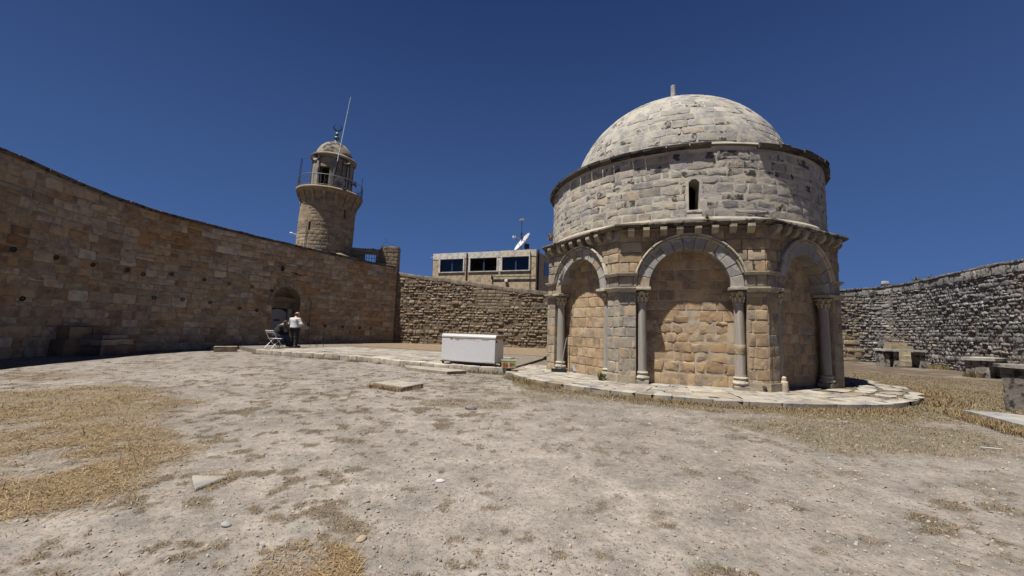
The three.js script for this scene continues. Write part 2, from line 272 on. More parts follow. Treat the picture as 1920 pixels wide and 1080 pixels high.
function grassMask(x, d) { // dry turf round the chapel paving and on the right
  const r = ringGap(x, d), a = Math.atan2(x - CX, CD - d); let m = 0; const n = fbm(x * 0.9 + 11, d * 0.9, 4);
  if (r > -0.05 && x > 0.1) { const wd = a < -0.9 ? 0.45 : a < 0.1 ? 0.75 : a < 0.7 ? 1.0 : 2.2; m = Math.max(m, sstep(wd + 0.5, wd - 0.4, r + (n - 0.5) * 1.6)); }
  if (x > 3 && d < 9) { const q = Math.hypot((x - 5.6) / 2.3, (d - 6.6) / 1.25); m = Math.max(m, 0.62 * sstep(1.15, 0.6, q + (n - 0.5) * 1.5)); }
  { const q = Math.hypot((x + 0.9) / 1.1, (d - 8.2) / 0.55); m = Math.max(m, 0.55 * sstep(1.15, 0.6, q + (n - 0.5) * 1.2)); }
  { const q = Math.hypot((x - 1.2) / 1.9, (d - 9.3) / 0.8); m = Math.max(m, 0.5 * sstep(1.15, 0.6, q + (n - 0.5) * 1.4)); }
  if (x > 8.5 && d > 6) m = Math.max(m, 0.75 * sstep(0.38, 0.56, n + 0.16 * sstep(9, 12, x) - 0.2 * sstep(17, 22, x)));
  return m;
}
function scrapMask(x, d) { const left = sstep(1.5, -2.5, x), n = fbm(x * 2.0 + 3, d * 2.6 + 8, 4), m = fbm(x * 6 + 13, d * 6 + 2, 3); return clamp(sstep(0.6 - 0.025 * left, 0.65, n) * sstep(0.36, 0.5, fbm(x * 0.4 + 40, d * 0.4, 3) + 0.08 * left) * sstep(0.42, 0.5, m) + sstep(0.675 - 0.02 * left, 0.705, m) * (0.55 + 0.45 * left)); }
function groundH(x, d) { return 0.05 * (fbm(x * 0.35, d * 0.35, 3) - 0.5) + 0.013 * (fbm(x * 2.3, d * 2.3, 3, 5) - 0.5) - 0.012; }
{
  const rings = [], az = [];
  for (let r = 0.9; r < 46; r *= 1.0125) rings.push(r); rings.push(60, 100, 200, 420);
  for (let a = -62; a <= 62; a += 0.19) az.push(a); for (let a = 68; a < 298; a += 6) az.push(a); az.push(298);
  const pos = [0, groundH(0, 0), 0], col = [0.2, 0.175, 0.15], uv = [0, 0], idx = [], na = az.length;
  for (const r of rings) for (const a of az) {
    const x = r * Math.sin(a * Math.PI / 180), d = r * Math.cos(a * Math.PI / 180);
    const near = r < 46, h = near ? groundH(x, d) : -0.02; pos.push(x, h, -d); uv.push(x / 2.6, d / 2.6);
    let c = [0.262, 0.236, 0.209];
    if (near) {
      const n = fbm(x * 0.5 + 20, d * 0.5, 4), m = fbm(x * 3.1, d * 3.1 + 60, 3); const f = 0.9 + 0.16 * n + 0.06 * m; c = c.map((q) => q * f);
      const bl = (t, k) => { c = c.map((q, i) => mix(q, t[i], k)); };
      bl([0.18, 0.16, 0.136], 0.3 * sstep(0.6, 0.72, fbm(x * 1.5 + 90, d * 1.5, 4)));           // damp grey-brown earth
      { const q = Math.abs(x + 0.5 + (d - 3) * 0.28 - 1.1 * Math.sin(d * 0.33)) / 1.5 + 1.2 * (fbm(x * 1.1, d * 0.7 + 77, 4) - 0.5); bl([0.325, 0.297, 0.266], 0.55 * sstep(1.1, 0.3, q)); } // dust trodden pale toward the door
      bl([0.32, 0.292, 0.258], 0.7 * sstep(0.56, 0.7, fbm(x * 0.8 + 33, d * 0.8 + 7, 4)));          // chalky dust
      bl([0.165, 0.115, 0.058], 0.75 * strawMask(x, d)); bl([0.142, 0.11, 0.06], 0.92 * grassMask(x, d)); bl([0.10, 0.074, 0.045], 0.8 * scrapMask(x, d));
      if (x > 9) bl([0.115, 0.08, 0.052], 0.95 * sstep(10.5, 15, x) * sstep(0.25, 0.6, fbm(x, d * 1.6, 3)));
    }
    col.push(...c);
  }
  for (let j = 0; j < na; j++) { const k = (j + 1) % na; idx.push(0, 1 + k, 1 + j); for (let i = 0; i < rings.length - 1; i++) { const a = 1 + i * na + j, b = 1 + i * na + k, e = a + na, f = b + na; idx.push(a, b, f, a, f, e); } }
  const g = new THREE.BufferGeometry(); g.setAttribute('position', new THREE.Float32BufferAttribute(pos, 3)); g.setAttribute('uv', new THREE.Float32BufferAttribute(uv, 2)); g.setAttribute('color', new THREE.Float32BufferAttribute(col, 3)); g.setIndex(idx); g.computeVertexNormals();
  structure('ground', g, M.ground);
}

// raised pavement on the far side, with its kerb
const KERB = [[-11.63, 18.92], [-9.71, 17.94], [-7.95, 17.39], [-5.31, 16.16], [-3.73, 14.95], [-1.6, 13.95], [-0.1, 13.45]];
const kerb = path(KERB, 120);
{
  const back = [[1.5, 19], [3, 29.4], [-8.9, 31.6], [-10.2, 30.2], [-12, 27.6], [-13.6, 25.2], [-14.7, 23.4], [-15, 22.4]];
  const front = []; for (let k = 0; k <= 30; k++) { const p = kerb.fn(kerb.len * k / 30, 0, -0.12); front.push([p[0], p[2]]); }
  const top = structure('pavement', tint(prism([...front, ...back.map(([x, d]) => [x, -d])], -0.05, 0.165), [0.215, 0.188, 0.155]), M.ground);
  const list = []; let s = 0; while (s < kerb.len) { const w = Math.min(rr(0.42, 0.68), kerb.len - s + 0.01); if (w < 0.2) break; list.push(stoneGeo(kerb.fn, s + 0.008, s + w - 0.008, -0.06, 0.195 + rr(-0.01, 0.01), { bev: 0.025, round: 0.8, jit: 0.02, proud: rr(-0.015, 0.015), edge: 0.02, rough: 0.02, bulge: 0, back: rr(0.3, 0.42), color: pick([[0.42, 0.375, 0.31, 2], [0.34, 0.30, 0.25, 1]]) })); s += w; }
  list.forEach((g) => part('kerb_stone', g, M.lime, top));
  // pavers in rows behind the kerb
  const fnP = (s, v, d) => kerb.fn(s, 0.195 + d, -v);
  const pv = courses(fnP, 0.1, kerb.len, 0.42, { top: 5.2, h: [0.45, 0.7], w: [0.5, 0.95], joint: 0.022, stone: { bev: 0.02, round: 0.7, jit: 0.02, edge: 0.008, rough: 0.006, bulge: 0, back: 0.04 }, vary: 0.012, pal: [[0.305, 0.272, 0.228, 3], [0.27, 0.238, 0.195, 1.5], [0.325, 0.295, 0.25, 1]], hole: (s, v) => { const p = fnP(s, v, 0); return ringGap(p[0], -p[2]) < 0.35 || rnd() < 0.04; } });
  lay(pv, 'paver', M.lime, top, 300, undefined, 'remaining_pavers');
  structure('dirt_path', tint(prism([[-10.2, -25.5], [-4, -22.5], [1.8, -20.5], [2.9, -29.3], [-8.7, -31.3], [-9.9, -30]].reverse(), 0.165, 0.182), [0.265, 0.195, 0.12], 0.1), M.ground);
}
// paving ring round the chapel
{
  const circ = []; for (let k = 0; k < 72; k++) { const a = k / 72 * Math.PI * 2, r = 6.27 + 0.1 * (vnoise(k * 0.6, 3) - 0.5); circ.push([CX + r * Math.sin(a), -CD + r * Math.cos(a)]); }
  const bed = structure('chapel_pavement', tint(prism(circ.reverse(), -0.05, 0.068), [0.17, 0.14, 0.095]), M.ground);
  const fnR = (s, v, d) => [CX - v * Math.sin(s), 0.1 + d, -CD - v * Math.cos(s)];
  const all = []; let r = 6.33;
  for (const w of [0.36, 0.5, 0.46, 0.55, 0.5]) {
    let a = -1.85;
    while (a < 1.55) {
      const loose = a > 0.42 ? 1 : 0, da = rr(0.4, 0.95) / r, gap = (loose ? rr(0.05, 0.16) : 0.016) / r;
      if (!(loose && rnd() < 0.24)) { const j = loose ? rr(0.05, 0.16) : 0.012; all.push({ geo: stoneGeo(fnR, a + gap / 2, a + da - gap / 2, -(r - j / 2 + rr(-0.02, 0.02)), -(r - w + j / 2), { mx: r, bev: 0.03, round: loose ? 0.5 : 0.5, jit: loose ? 0.12 : 0.04, proud: rr(-0.008, 0.008), edge: 0.01, rough: 0.008, bulge: 0, back: 0.12, fine: true, color: pick([[0.33, 0.298, 0.25, 3], [0.285, 0.25, 0.205, 1.2], [0.255, 0.205, 0.145, 0.5]]) }), w: da * r, h: w }); }
      a += da;
    }
    r -= w;
  }
  lay(all, 'paver', M.lime, bed, 300, undefined, 'remaining_pavers');
}

// ---------------------------------------------------------------- courtyard walls
const PAL_ASHLAR = [[0.365, 0.267, 0.163, 3], [0.397, 0.312, 0.210, 2.4], [0.326, 0.213, 0.113, 1.3], [0.320, 0.254, 0.177, 1.5], [0.269, 0.188, 0.111, 0.8], [0.461, 0.391, 0.289, 0.6]];
const PAL_RUBBLE = [[0.29, 0.222, 0.148, 3], [0.34, 0.28, 0.205, 1.2], [0.235, 0.162, 0.098, 1.8], [0.20, 0.148, 0.096, 1.4], [0.27, 0.228, 0.178, 1]];
const PAL_GREY = [[0.289, 0.273, 0.260, 3], [0.374, 0.361, 0.349, 2], [0.212, 0.197, 0.185, 1.6], [0.145, 0.130, 0.122, 0.9], [0.246, 0.202, 0.160, 0.6]];
const wallA = path([[-13.0, 5.2], [-14.9, 8], [-16.0, 10.7], [-16.42, 13.25], [-16.75, 15.44], [-16.73, 17.99], [-15.9, 20.52], [-14.4, 23.24], [-13.13, 25.43], [-11.44, 27.74], [-10.0, 29.87], [-8.79, 30.95]], 400);
const sB = wallA.near(-16.42, 13.25), sEnd = wallA.len;
const topA = (s) => mix(6.68, 5.98, clamp((s - sB) / (sEnd - sB))) + 0.05 * (vnoise(s * 0.9, 2) - 0.5) + 0.03 * (vnoise(s * 3, 8) - 0.5);
{
  const t = thing('courtyard_wall', 'tall curved ashlar wall in shade with arched doorway and iron rings', 'wall');
  const sd = wallA.near(-13.55, 24.72), hw = 0.84, spr = 2.72, apex = 3.62;
  const arch = (s) => { const x = Math.abs(s - sd); return x >= hw ? spr : spr + (apex - spr) * Math.sqrt(1 - (x / hw) ** 2) * (1 - 0.04 * (x / hw)); };
  const CM = [0.37, 0.285, 0.19];
  part('wall_core', [core(wallA.fn, 0, sd - hw, -0.1, (s) => topA(s) - 0.02, -0.014, -1.1, CM, 0.3), core(wallA.fn, sd - hw, sd + hw, arch, (s) => topA(s) - 0.02, -0.014, -1.1, CM, 0.06), core(wallA.fn, sd + hw, sEnd, -0.1, (s) => topA(s) - 0.02, -0.014, -1.1, CM, 0.3)], M.lime, t);
  const st = courses(wallA.fn, 2, sEnd, -0.06, { top: (s) => topA(s) - 0.14, h: [0.27, 0.42], w: [0.34, 0.85], joint: 0.016, split: 0.14, vary: 0.022, jy: 0.02, stone: { bev: 0.035, round: 0.8, jit: 0.035, edge: 0.016, rough: 0.03, bulge: 0.006, back: 0.08 }, pal: PAL_ASHLAR,
    colorAt: (s, y) => { const c = pick(PAL_ASHLAR), n = fbm(s * 0.35 + 7, y * 0.5, 3), k = (0.84 + 0.36 * n) * 1.3; const o = sstep(0.52, 0.7, fbm(s * 0.5 + 50, y * 0.35, 3)); return [c[0] * k * mix(1, 0.9, o), c[1] * k * mix(1, 0.77, o), c[2] * k * mix(1, 0.6, o)]; },
    clip: (a, b, y0, y1) => { const ry = (y0 + y1) / 2, R = hw + 0.27; const ex = ry < spr ? hw + 0.01 : ry < apex + 0.32 ? R * Math.sqrt(Math.max(0, 1 - ((ry - spr) / (apex - spr + 0.27)) ** 2)) : 0; if (ex <= 0) return [a, b]; const L = sd - ex, Rr = sd + ex; if (b <= L || a >= Rr) return [a, b]; if (a < L && b > Rr) return b - Rr > L - a ? [Rr, b] : [a, L]; if (a < L) return [a, L]; if (b > Rr) return [Rr, b]; return null; } });
  lay(st, 'wall_stone', M.lime, t, 300);
  // flat coping slabs along the top
  { let s = 2; while (s < sEnd - 0.3) { const w = Math.min(rr(0.7, 1.3), sEnd - s); const y = topA(s + w / 2), m = s + w / 2; part('coping_slab', stoneGeo((q, h, d) => wallA.fn(q, h + topA(q) - topA(m), d), s + 0.006, s + w - 0.006, y - 0.14, y, { bev: 0.02, round: 0.5, jit: 0.02, proud: 0.045 + rr(-0.02, 0.02), edge: 0.02, rough: 0.02, bulge: 0, back: 1.12, color: pick([[0.17, 0.135, 0.10, 2], [0.13, 0.105, 0.08, 1]]) }), M.lichen, t); s += w; } }
  // arch stones of the doorway
  const fnD = (x, y, d) => wallA.fn(sd + x, y, d), nV = 13;
  for (let k = 0; k < nV; k++) part('arch_stone', wedge((x, y, d) => fnD(x, y, d), spr, hw - 0.005, hw + 0.26, Math.PI * (k + 0.03) / nV, Math.PI * (k + 0.97) / nV, -0.6, 0.01 + rr(0, 0.012), pick([[0.40, 0.33, 0.235, 2], [0.34, 0.27, 0.185, 1]]), 0.01, 2, (apex - spr) / hw * 0.99), M.lime, t);
  // inner wall of the niche with a low lintel, the door opening and its leaf
  const inD = -0.95;
  part('niche_wall', [core(fnD, -hw, -0.52, 0, apex, inD, inD - 0.3, [0.30, 0.24, 0.17], 0.2), core(fnD, 0.60, hw, 0, apex, inD, inD - 0.3, [0.30, 0.24, 0.17], 0.2), core(fnD, -0.52, 0.60, 2.32, apex, inD, inD - 0.3, [0.30, 0.24, 0.17], 0.2), core(fnD, -hw, hw, 2.74, 3.0, inD + 0.32, inD, [0.28, 0.21, 0.13], 0.3)], M.lime, t);
  part('passage', [core(fnD, -0.9, 0.9, 0, 0.2, inD - 0.3, -2.6, [0.24, 0.2, 0.15], 0.5), core(fnD, -0.9, 0.9, 2.6, 2.8, inD - 0.3, -2.6, [0.24, 0.2, 0.15], 0.5), core(fnD, -1.0, -0.9, 0, 2.8, inD - 0.3, -2.6, [0.24, 0.2, 0.15], 0.5), core(fnD, 0.9, 1.0, 0, 2.8, inD - 0.3, -2.6, [0.24, 0.2, 0.15], 0.5), core(fnD, -1.0, 1.0, 0, 2.8, -2.6, -2.7, [0.24, 0.2, 0.15], 0.5)], M.plain, t);
  part('threshold', core(fnD, -hw, hw, 0.1, 0.24, 0.02, -1.3, [0.36, 0.32, 0.26], 0.4), M.lime, t);
  for (const [a, b, y0, y1] of [[-hw, -0.52, 0.22, 0.9], [-hw, -0.52, 0.92, 1.55], [-hw, -0.52, 1.57, 2.3], [0.60, hw, 0.22, 1.0], [0.60, hw, 1.02, 1.7], [0.60, hw, 1.72, 2.3]]) part('jamb_stone', stoneGeo(fnD, a + 0.01, b - 0.01, y0, y1, { bev: 0.02, round: 0.5, jit: 0.01, proud: inD + 0.12, edge: 0.01, rough: 0.01, bulge: 0, back: -inD, color: pick([[0.5, 0.45, 0.37, 1], [0.36, 0.29, 0.2, 1]]) }), M.lime, t);
  const door = part('door', core(fnD, -0.46, 0.56, 0.24, (s) => 1.95 + 0.32 * Math.sqrt(Math.max(0, 1 - ((s - 0.05) / 0.53) ** 2)), inD - 0.02, inD - 0.07, [0.27, 0.268, 0.275], 0.06), std({ vertexColors: true, roughness: 0.55, metalness: 0.1 }), t);
  part('door_frame', [core(fnD, -0.52, -0.465, 0.24, 2.30, inD + 0.02, inD - 0.08, [0.12, 0.10, 0.09], 0.1), core(fnD, 0.562, 0.60, 0.24, 2.30, inD + 0.02, inD - 0.08, [0.12, 0.10, 0.09], 0.1)], std({ vertexColors: true }), t);
  part('door_sign', core(fnD, -0.16, 0.2, 1.52, 1.64, inD + 0.005, inD - 0.018, [0.03, 0.03, 0.035], 0.4), std({ vertexColors: true, roughness: 0.4 }), door);
  part('door_rail', [core(fnD, -0.45, 0.55, 1.05, 1.1, inD + 0.0, inD - 0.018, [0.3, 0.3, 0.3], 0.4), core(fnD, -0.45, 0.55, 0.3, 0.36, inD + 0.0, inD - 0.018, [0.3, 0.3, 0.3], 0.4)], std({ vertexColors: true, roughness: 0.5 }), door);
  part('door_handle', rod(fnD(-0.36, 1.05, inD + 0.05), fnD(-0.36, 1.25, inD + 0.05), 0.014), M.iron, door);
  // tether rings
  const RINGS = [[-16.42, 13.3, 3.62], [-16.65, 14.79, 3.61], [-16.74, 16.23, 3.57], [-16.73, 17.7, 3.57], [-16.62, 18.34, 3.48], [-16.24, 19.47, 3.64], [-15.72, 20.84, 3.55], [-15.16, 21.86, 3.49], [-14.6, 22.89, 3.44], [-14.04, 23.86, 3.34], [-16.51, 13.82, 2.04], [-16.44, 18.86, 2.46], [-16.06, 20.02, 2.46], [-15.55, 21.15, 2.42], [-14.85, 22.42, 2.21], [-14.41, 23.22, 2.14], [-12.76, 25.93, 1.42], [-12.11, 26.82, 1.35], [-11.38, 27.83, 1.34], [-10.63, 28.94, 1.3], [-10.11, 29.71, 1.28]];
  for (const [x, d, y] of RINGS) { const s = wallA.near(x, d), pts = []; for (let k = 0; k < 10; k++) { const a = k / 10 * Math.PI * 2; pts.push(wallA.fn(s + 0.065 * Math.sin(a), y - 0.06 + 0.065 * Math.cos(a), 0.045 + 0.02 * Math.cos(a))); } part('iron_ring', [tube(pts, 0.024, 20, 5, true), rod(wallA.fn(s, y, -0.1), wallA.fn(s, y, 0.06), 0.022, 6)], M.iron, t); }
  // iron bracket lamp, bar and cable above and beside the door
  const sl = wallA.near(-13.77, 24.32); part('bracket_lamp', [tube([wallA.fn(sl, 4.55, 0), wallA.fn(sl - 0.05, 4.8, 0.2), wallA.fn(sl + 0.12, 5.02, 0.42), wallA.fn(sl + 0.2, 4.95, 0.5)], 0.022, 14, 5), rod(wallA.fn(sl, 4.5, 0.06), wallA.fn(sl, 4.75, 0.12), 0.075, 8, 0.1)], M.iron, t);
  const sb = wallA.near(-13.33, 25.08); part('iron_bar', [rod(wallA.fn(sb - 0.3, 4.5, 0.03), wallA.fn(sb + 0.45, 4.36, 0.05), 0.02, 5), rod(wallA.fn(sb, 4.4, -0.05), wallA.fn(sb, 4.46, 0.09), 0.03, 5)], M.iron, t);
  const sp = wallA.near(-12.72, 25.99); part('pipe', rod(wallA.fn(sp, 0.2, 0.035), wallA.fn(sp, 2.9, 0.035), 0.022, 6), M.rail, t);
}
const wallB = path([[-9.0, 31.15], [-5.43, 30.6], [-2.39, 29.9], [0.13, 29.4], [2.57, 29.0], [8, 28.6]], 200);
const topB = (s) => mix(5.62, 4.1, clamp(s / 12)) + 0.1 * (vnoise(s * 1.2, 5) - 0.5);
{
  const t = thing('courtyard_wall', 'rough rubble wall with knobbly stones behind the white chest freezer', 'wall');
  part('wall_core', core(wallB.fn, 0, wallB.len, -0.1, (s) => topB(s) - 0.03, -0.03, -0.9, [0.19, 0.145, 0.098], 0.25, 0.2), M.lime, t);
  const s1 = wallB.near(-2.6, 29.95), s2 = wallB.near(0.0, 29.4);
  const smooth = (s, y) => (s > s1 && s < s2 && y > 3.0 - 0.5 * vnoise(s, 1)) || s < 0.55;
  const rub = courses(wallB.fn, 0, 12.6, 0.1, { top: (s) => topB(s) - 0.3, h: [0.16, 0.33], w: [0.18, 0.5], joint: 0.03, vary: 0.08, jy: 0.05, split: 0.08, stone: { bev: 0.045, round: 0.95, jit: 0.055, edge: 0.045, rough: 0.045, bulge: 0.004, back: 0.12 }, pal: PAL_RUBBLE, hole: (s, y) => smooth(s, y) || rnd() < 0.03 });
  const ash = courses(wallB.fn, 0, 12.6, 0.1, { top: (s) => topB(s) - 0.3, h: [0.2, 0.28], w: [0.3, 0.6], joint: 0.025, vary: 0.03, stone: { bev: 0.025, round: 0.6, jit: 0.02, edge: 0.02, rough: 0.02, bulge: 0.0, back: 0.1 }, pal: [[0.31, 0.245, 0.168, 2], [0.27, 0.208, 0.138, 1]], hole: (s, y) => !smooth(s, y) });
  lay([...rub, ...ash], 'wall_stone', M.lime, t, 300);
  let s = 0; while (s < 12.6) { const w = rr(0.5, 1.1), y = topB(s + w / 2), m = s + w / 2; part('coping_stone', stoneGeo((q, h, d) => wallB.fn(q, h + topB(q) - topB(m), d), s + 0.01, s + w - 0.01, y - 0.3, y, { bev: 0.03, round: 0.6, jit: 0.03, proud: 0.0 + rr(-0.02, 0.03), edge: 0.02, rough: 0.03, bulge: 0, back: 0.92, color: pick([[0.28, 0.23, 0.17, 2], [0.23, 0.187, 0.14, 1]]) }), M.lime, t); s += w; }
}
const wallC = path([[10, 28.5], [16, 28.25], [22.55, 27.9], [25.1, 27.35], [25.15, 26.3], [24.23, 23.4], [23.09, 20.76], [22.12, 17.85], [21.2, 13.5], [20.2, 9], [18.5, 4.5]], 400);
const sC1 = wallC.near(22.55, 27.9), sC2 = wallC.near(25.15, 26.8);
const topC = (s) => (s < sC2 ? mix(4.85, 5.15, clamp((s - sC1) / (sC2 - sC1))) : 5.15) + 0.06 * (vnoise(s * 1.1, 9) - 0.5);
{
  const t = thing('courtyard_wall', 'weathered grey rubble wall with block coping along the right side', 'wall');
  part('wall_core', core(wallC.fn, 0, wallC.len, -0.1, (s) => topC(s) - 0.03, -0.035, -0.9, [0.20, 0.18, 0.158], 0.25, 0.3), M.lime, t);
  const a0 = sC1 - 2.5, a1 = wallC.near(20.6, 11);
  const neat = (s, y) => s < sC2 - 2.2 && y < 1.9;
  const rub = courses(wallC.fn, a0, a1, 0, { top: (s) => topC(s) - 0.55, h: [0.13, 0.27], w: [0.15, 0.42], joint: 0.024, vary: 0.06, jy: 0.03, split: 0.08, stone: { bev: 0.035, round: 0.8, jit: 0.055, edge: 0.035, rough: 0.06, bulge: 0, back: 0.14 }, hole: (s, y) => neat(s, y) || rnd() < 0.04,
    colorAt: (s, y) => { const c = pick(PAL_GREY), k = sstep(sC2 - 1, sC2 - 3.5, s) * 0.8 + 0.6 * sstep(0.6, 0.75, fbm(s * 0.5, y * 0.6 + 3, 3)); const b = pick(PAL_RUBBLE); return c.map((q, i) => mix(q, b[i], clamp(k))); } });
  const ash = courses(wallC.fn, a0, sC2, 0, { top: 2.0, h: [0.24, 0.36], w: [0.4, 0.95], joint: 0.03, vary: 0.06, stone: { bev: 0.03, round: 0.6, jit: 0.03, edge: 0.02, rough: 0.03, bulge: 0, back: 0.12 }, pal: [[0.40, 0.32, 0.21, 2], [0.32, 0.24, 0.15, 1]], hole: (s, y) => !neat(s, y) });
  { const all = [...rub, ...ash], li = all.filter(() => rnd() < 0.35), cl = all.filter((q) => !li.includes(q)); lay(li, 'wall_stone', M.lichen, t, 150); lay(cl, 'wall_stone', M.lime, t, 150); }
  let s = a0; while (s < a1) { const w = rr(0.6, 1.15), y = topC(s + w / 2), m = s + w / 2; part('coping_block', stoneGeo(wallC.fn, s + 0.012, s + w - 0.012, y - 0.55, y - 0.13, { bev: 0.04, round: 0.6, jit: 0.04, proud: 0.02 + rr(-0.015, 0.015), edge: 0.02, rough: 0.02, bulge: 0, back: 0.3, color: pick([[0.44, 0.415, 0.375, 2], [0.36, 0.335, 0.30, 1]]) }), M.lichen, t);
    part('coping_slab', stoneGeo((q, h, d) => wallC.fn(q, h + topC(q) - topC(m), d), s + 0.006, s + w - 0.006, y - 0.13, y, { bev: 0.02, round: 0.5, jit: 0.03, proud: 0.04 + rr(-0.02, 0.02), edge: 0.02, rough: 0.02, bulge: 0, back: 0.94, color: pick([[0.25, 0.215, 0.18, 2], [0.18, 0.155, 0.13, 1]]) }), M.lichen, t); s += w; }
}

// ---------------------------------------------------------------- the domed octagonal chapel
{
  const chapel = thing('chapel', 'octagonal stone chapel with blind arches, round drum and weathered stone dome', 'chapel', [CX, 0, -CD]);
  const WP = new THREE.Vector3(CX, 0, -CD);
  const R = 4.74, A0 = -0.6951, AP = R * Math.cos(Math.PI / 8), HW = R * Math.sin(Math.PI / 8);
  const Y0 = 0.08, SPR = 2.71, IMP = 2.60, STR = 3.10, CORN = 4.45, REC = 0.40;
  const faceFn = (k) => { const a = A0 + (k + 0.5) * Math.PI / 4, nx = Math.sin(a), nz = Math.cos(a); return (t, y, d) => [nx * (AP + d) + nz * t, y, nz * (AP + d) - nx * t]; };
  const PIER = 0.46, IN = HW - PIER;                                   // pier width on each face; IN = inner edge of the pier
  const TAN = [[0.477, 0.340, 0.205, 3], [0.441, 0.305, 0.178, 2], [0.491, 0.370, 0.242, 1.2], [0.396, 0.262, 0.152, 0.6]];
  const GREYTAN = [[0.388, 0.328, 0.248, 2], [0.330, 0.275, 0.207, 1.5], [0.417, 0.323, 0.207, 1.3]];
  const WARM = [[0.413, 0.302, 0.189, 2], [0.370, 0.259, 0.153, 1.2], [0.403, 0.321, 0.225, 1]];
  const MORT = [0.45, 0.35, 0.238];
  const sideMat = M.lime;
  // inner core: an octagonal prism just behind the recesses; carries the blind walls
  const octo = (r, y0, y1) => { const p = []; for (let i = 0; i < 8; i++) { const a = A0 + i * Math.PI / 4; p.push([r * Math.sin(a), r * Math.cos(a)]); } return prism(p.reverse(), y0, y1); };
  const inner = part('inner_wall', tint(octo((AP - REC - 0.009) / Math.cos(Math.PI / 8), 0.0, CORN - 0.1), [0.50, 0.405, 0.295], 0.05), M.plain, chapel);
  // octagon walls
  const sides = [-1, 0, 1];
  for (let k = -3; k < 5; k++) {
    const fn = faceFn(k), seen = sides.includes(k);
    const side = part('octagon_side', (() => {
      const r = 1.02, archY = (t) => SPR + Math.sqrt(Math.max(0, r * r - t * t)) * 1.03;
      return [core(fn, -1.02, 1.02, archY, CORN - 0.1, -0.035, -REC - 0.05, MORT, 0.04), core(fn, -HW + 0.0, -1.02, SPR, CORN - 0.1, -0.035, -REC - 0.05, MORT, 0.5), core(fn, 1.02, HW, SPR, CORN - 0.1, -0.035, -REC - 0.05, MORT, 0.5)];
    })(), M.lime, chapel);
    if (seen) {
      // spandrel stones
      const sp = courses(fn, -HW + 0.01, HW - 0.01, STR + 0.02, { top: CORN - 0.12, h: [0.26, 0.34], w: [0.4, 0.8], joint: 0.02, vary: 0.02, stone: { bev: 0.02, round: 0.5, jit: 0.015, edge: 0.012, rough: 0.015, bulge: 0, back: 0.05 }, pal: k === -1 ? GREYTAN : WARM,
        clip: (a, b, y0, y1) => { const e = Math.sqrt(Math.max(0, 1.40 ** 2 - ((y0 + y1) / 2 - SPR - 0.03) ** 2)); if (!e) return [a, b]; if (b <= -e || a >= e) return [a, b]; if (a < -e) return [a, -e]; if (b > e) return [e, b]; return null; } });
      const lo = courses(fn, -HW + 0.01, HW - 0.01, SPR + 0.01, { top: STR - 0.07, h: [0.31, 0.32], w: [0.3, 0.5], joint: 0.02, stone: { bev: 0.02, round: 0.5, jit: 0.01, edge: 0.012, rough: 0.012, bulge: 0, back: 0.04 }, pal: GREYTAN, clip: (a, b) => (b <= -1.31 ? [a, b] : a >= 1.31 ? [a, b] : a < -1.31 ? [a, -1.31] : b > 1.31 ? [1.31, b] : null) });
      lay([...sp, ...lo], 'facing_stone', M.lime, side, 300, WP);
      // blind wall in the recess
      const bfn = (t, y, d) => fn(t, y, d - REC);
      const roughMid = k === 0;
      const blind = courses(bfn, -1.40, 1.40, Y0, { top: (t) => SPR + Math.sqrt(Math.max(0, 1.15 ** 2 - Math.min(Math.abs(t), 1.12) ** 2)) , h: [0.24, 0.33], w: [0.28, 0.55], joint: 0.022, vary: 0.008, stone: { bev: 0.022, round: 0.7, jit: 0.02, edge: 0.006, rough: 0.008, bulge: 0, back: 0.02, proud: 0.004 }, pal: TAN, hole: (t, y) => roughMid && y > 0.45 && y < 2.05 - 0.25 * Math.abs(t) && Math.abs(t) < 0.98 });
      if (roughMid) blind.push(...courses(bfn, -0.98, 0.98, 0.45, { top: (t) => 2.05 - 0.25 * Math.abs(t), h: [0.2, 0.29], w: [0.24, 0.46], joint: 0.022, vary: 0.02, jy: 0.03, stone: { bev: 0.03, round: 0.8, jit: 0.04, edge: 0.012, rough: 0.03, bulge: 0, back: 0.03, proud: 0.004 }, pal: TAN }));
      lay(blind, 'infill_stone', M.lime, inner, 300, WP);
      // arch ring: marble blocks, and the soffit blocks behind them
      const n = k === 0 ? 13 : 11;
      for (let q = 0; q < n; q++) { const a0 = Math.PI * q / n + 0.006, a1 = Math.PI * (q + 1) / n - 0.006; part('arch_stone', wedge(fn, SPR, 1.0, 1.31, a0, a1, -REC, 0.0 + rr(-0.004, 0.006), q === n - 1 || rnd() < 0.15 ? [0.46, 0.37, 0.26] : pick([[0.46, 0.435, 0.395, 3], [0.42, 0.40, 0.37, 1.5], [0.48, 0.445, 0.39, 1]]), 0.01, 3, 1.03), M.marble, side); }
      // hood mould over the arch, in blocks, with a return along the piers
      const hs = Math.asin((STR - SPR) / 1.36 / 1.03), nh = 9;
      for (let q = 0; q < nh; q++) { const a0 = mix(hs - 0.02, Math.PI - hs + 0.02, q / nh) + 0.004, a1 = mix(hs - 0.02, Math.PI - hs + 0.02, (q + 1) / nh) - 0.004, c = pick([[0.46, 0.40, 0.31, 2], [0.40, 0.35, 0.28, 1]]); part('hood_stone', [wedge(fn, SPR, 1.30, 1.36, a0, a1, -0.06, 0.05, c, 0.02, 3, 1.03), wedge(fn, SPR, 1.36, 1.42, a0, a1, -0.06, 0.095, c, 0.022, 3, 1.03)], M.lime, side); }
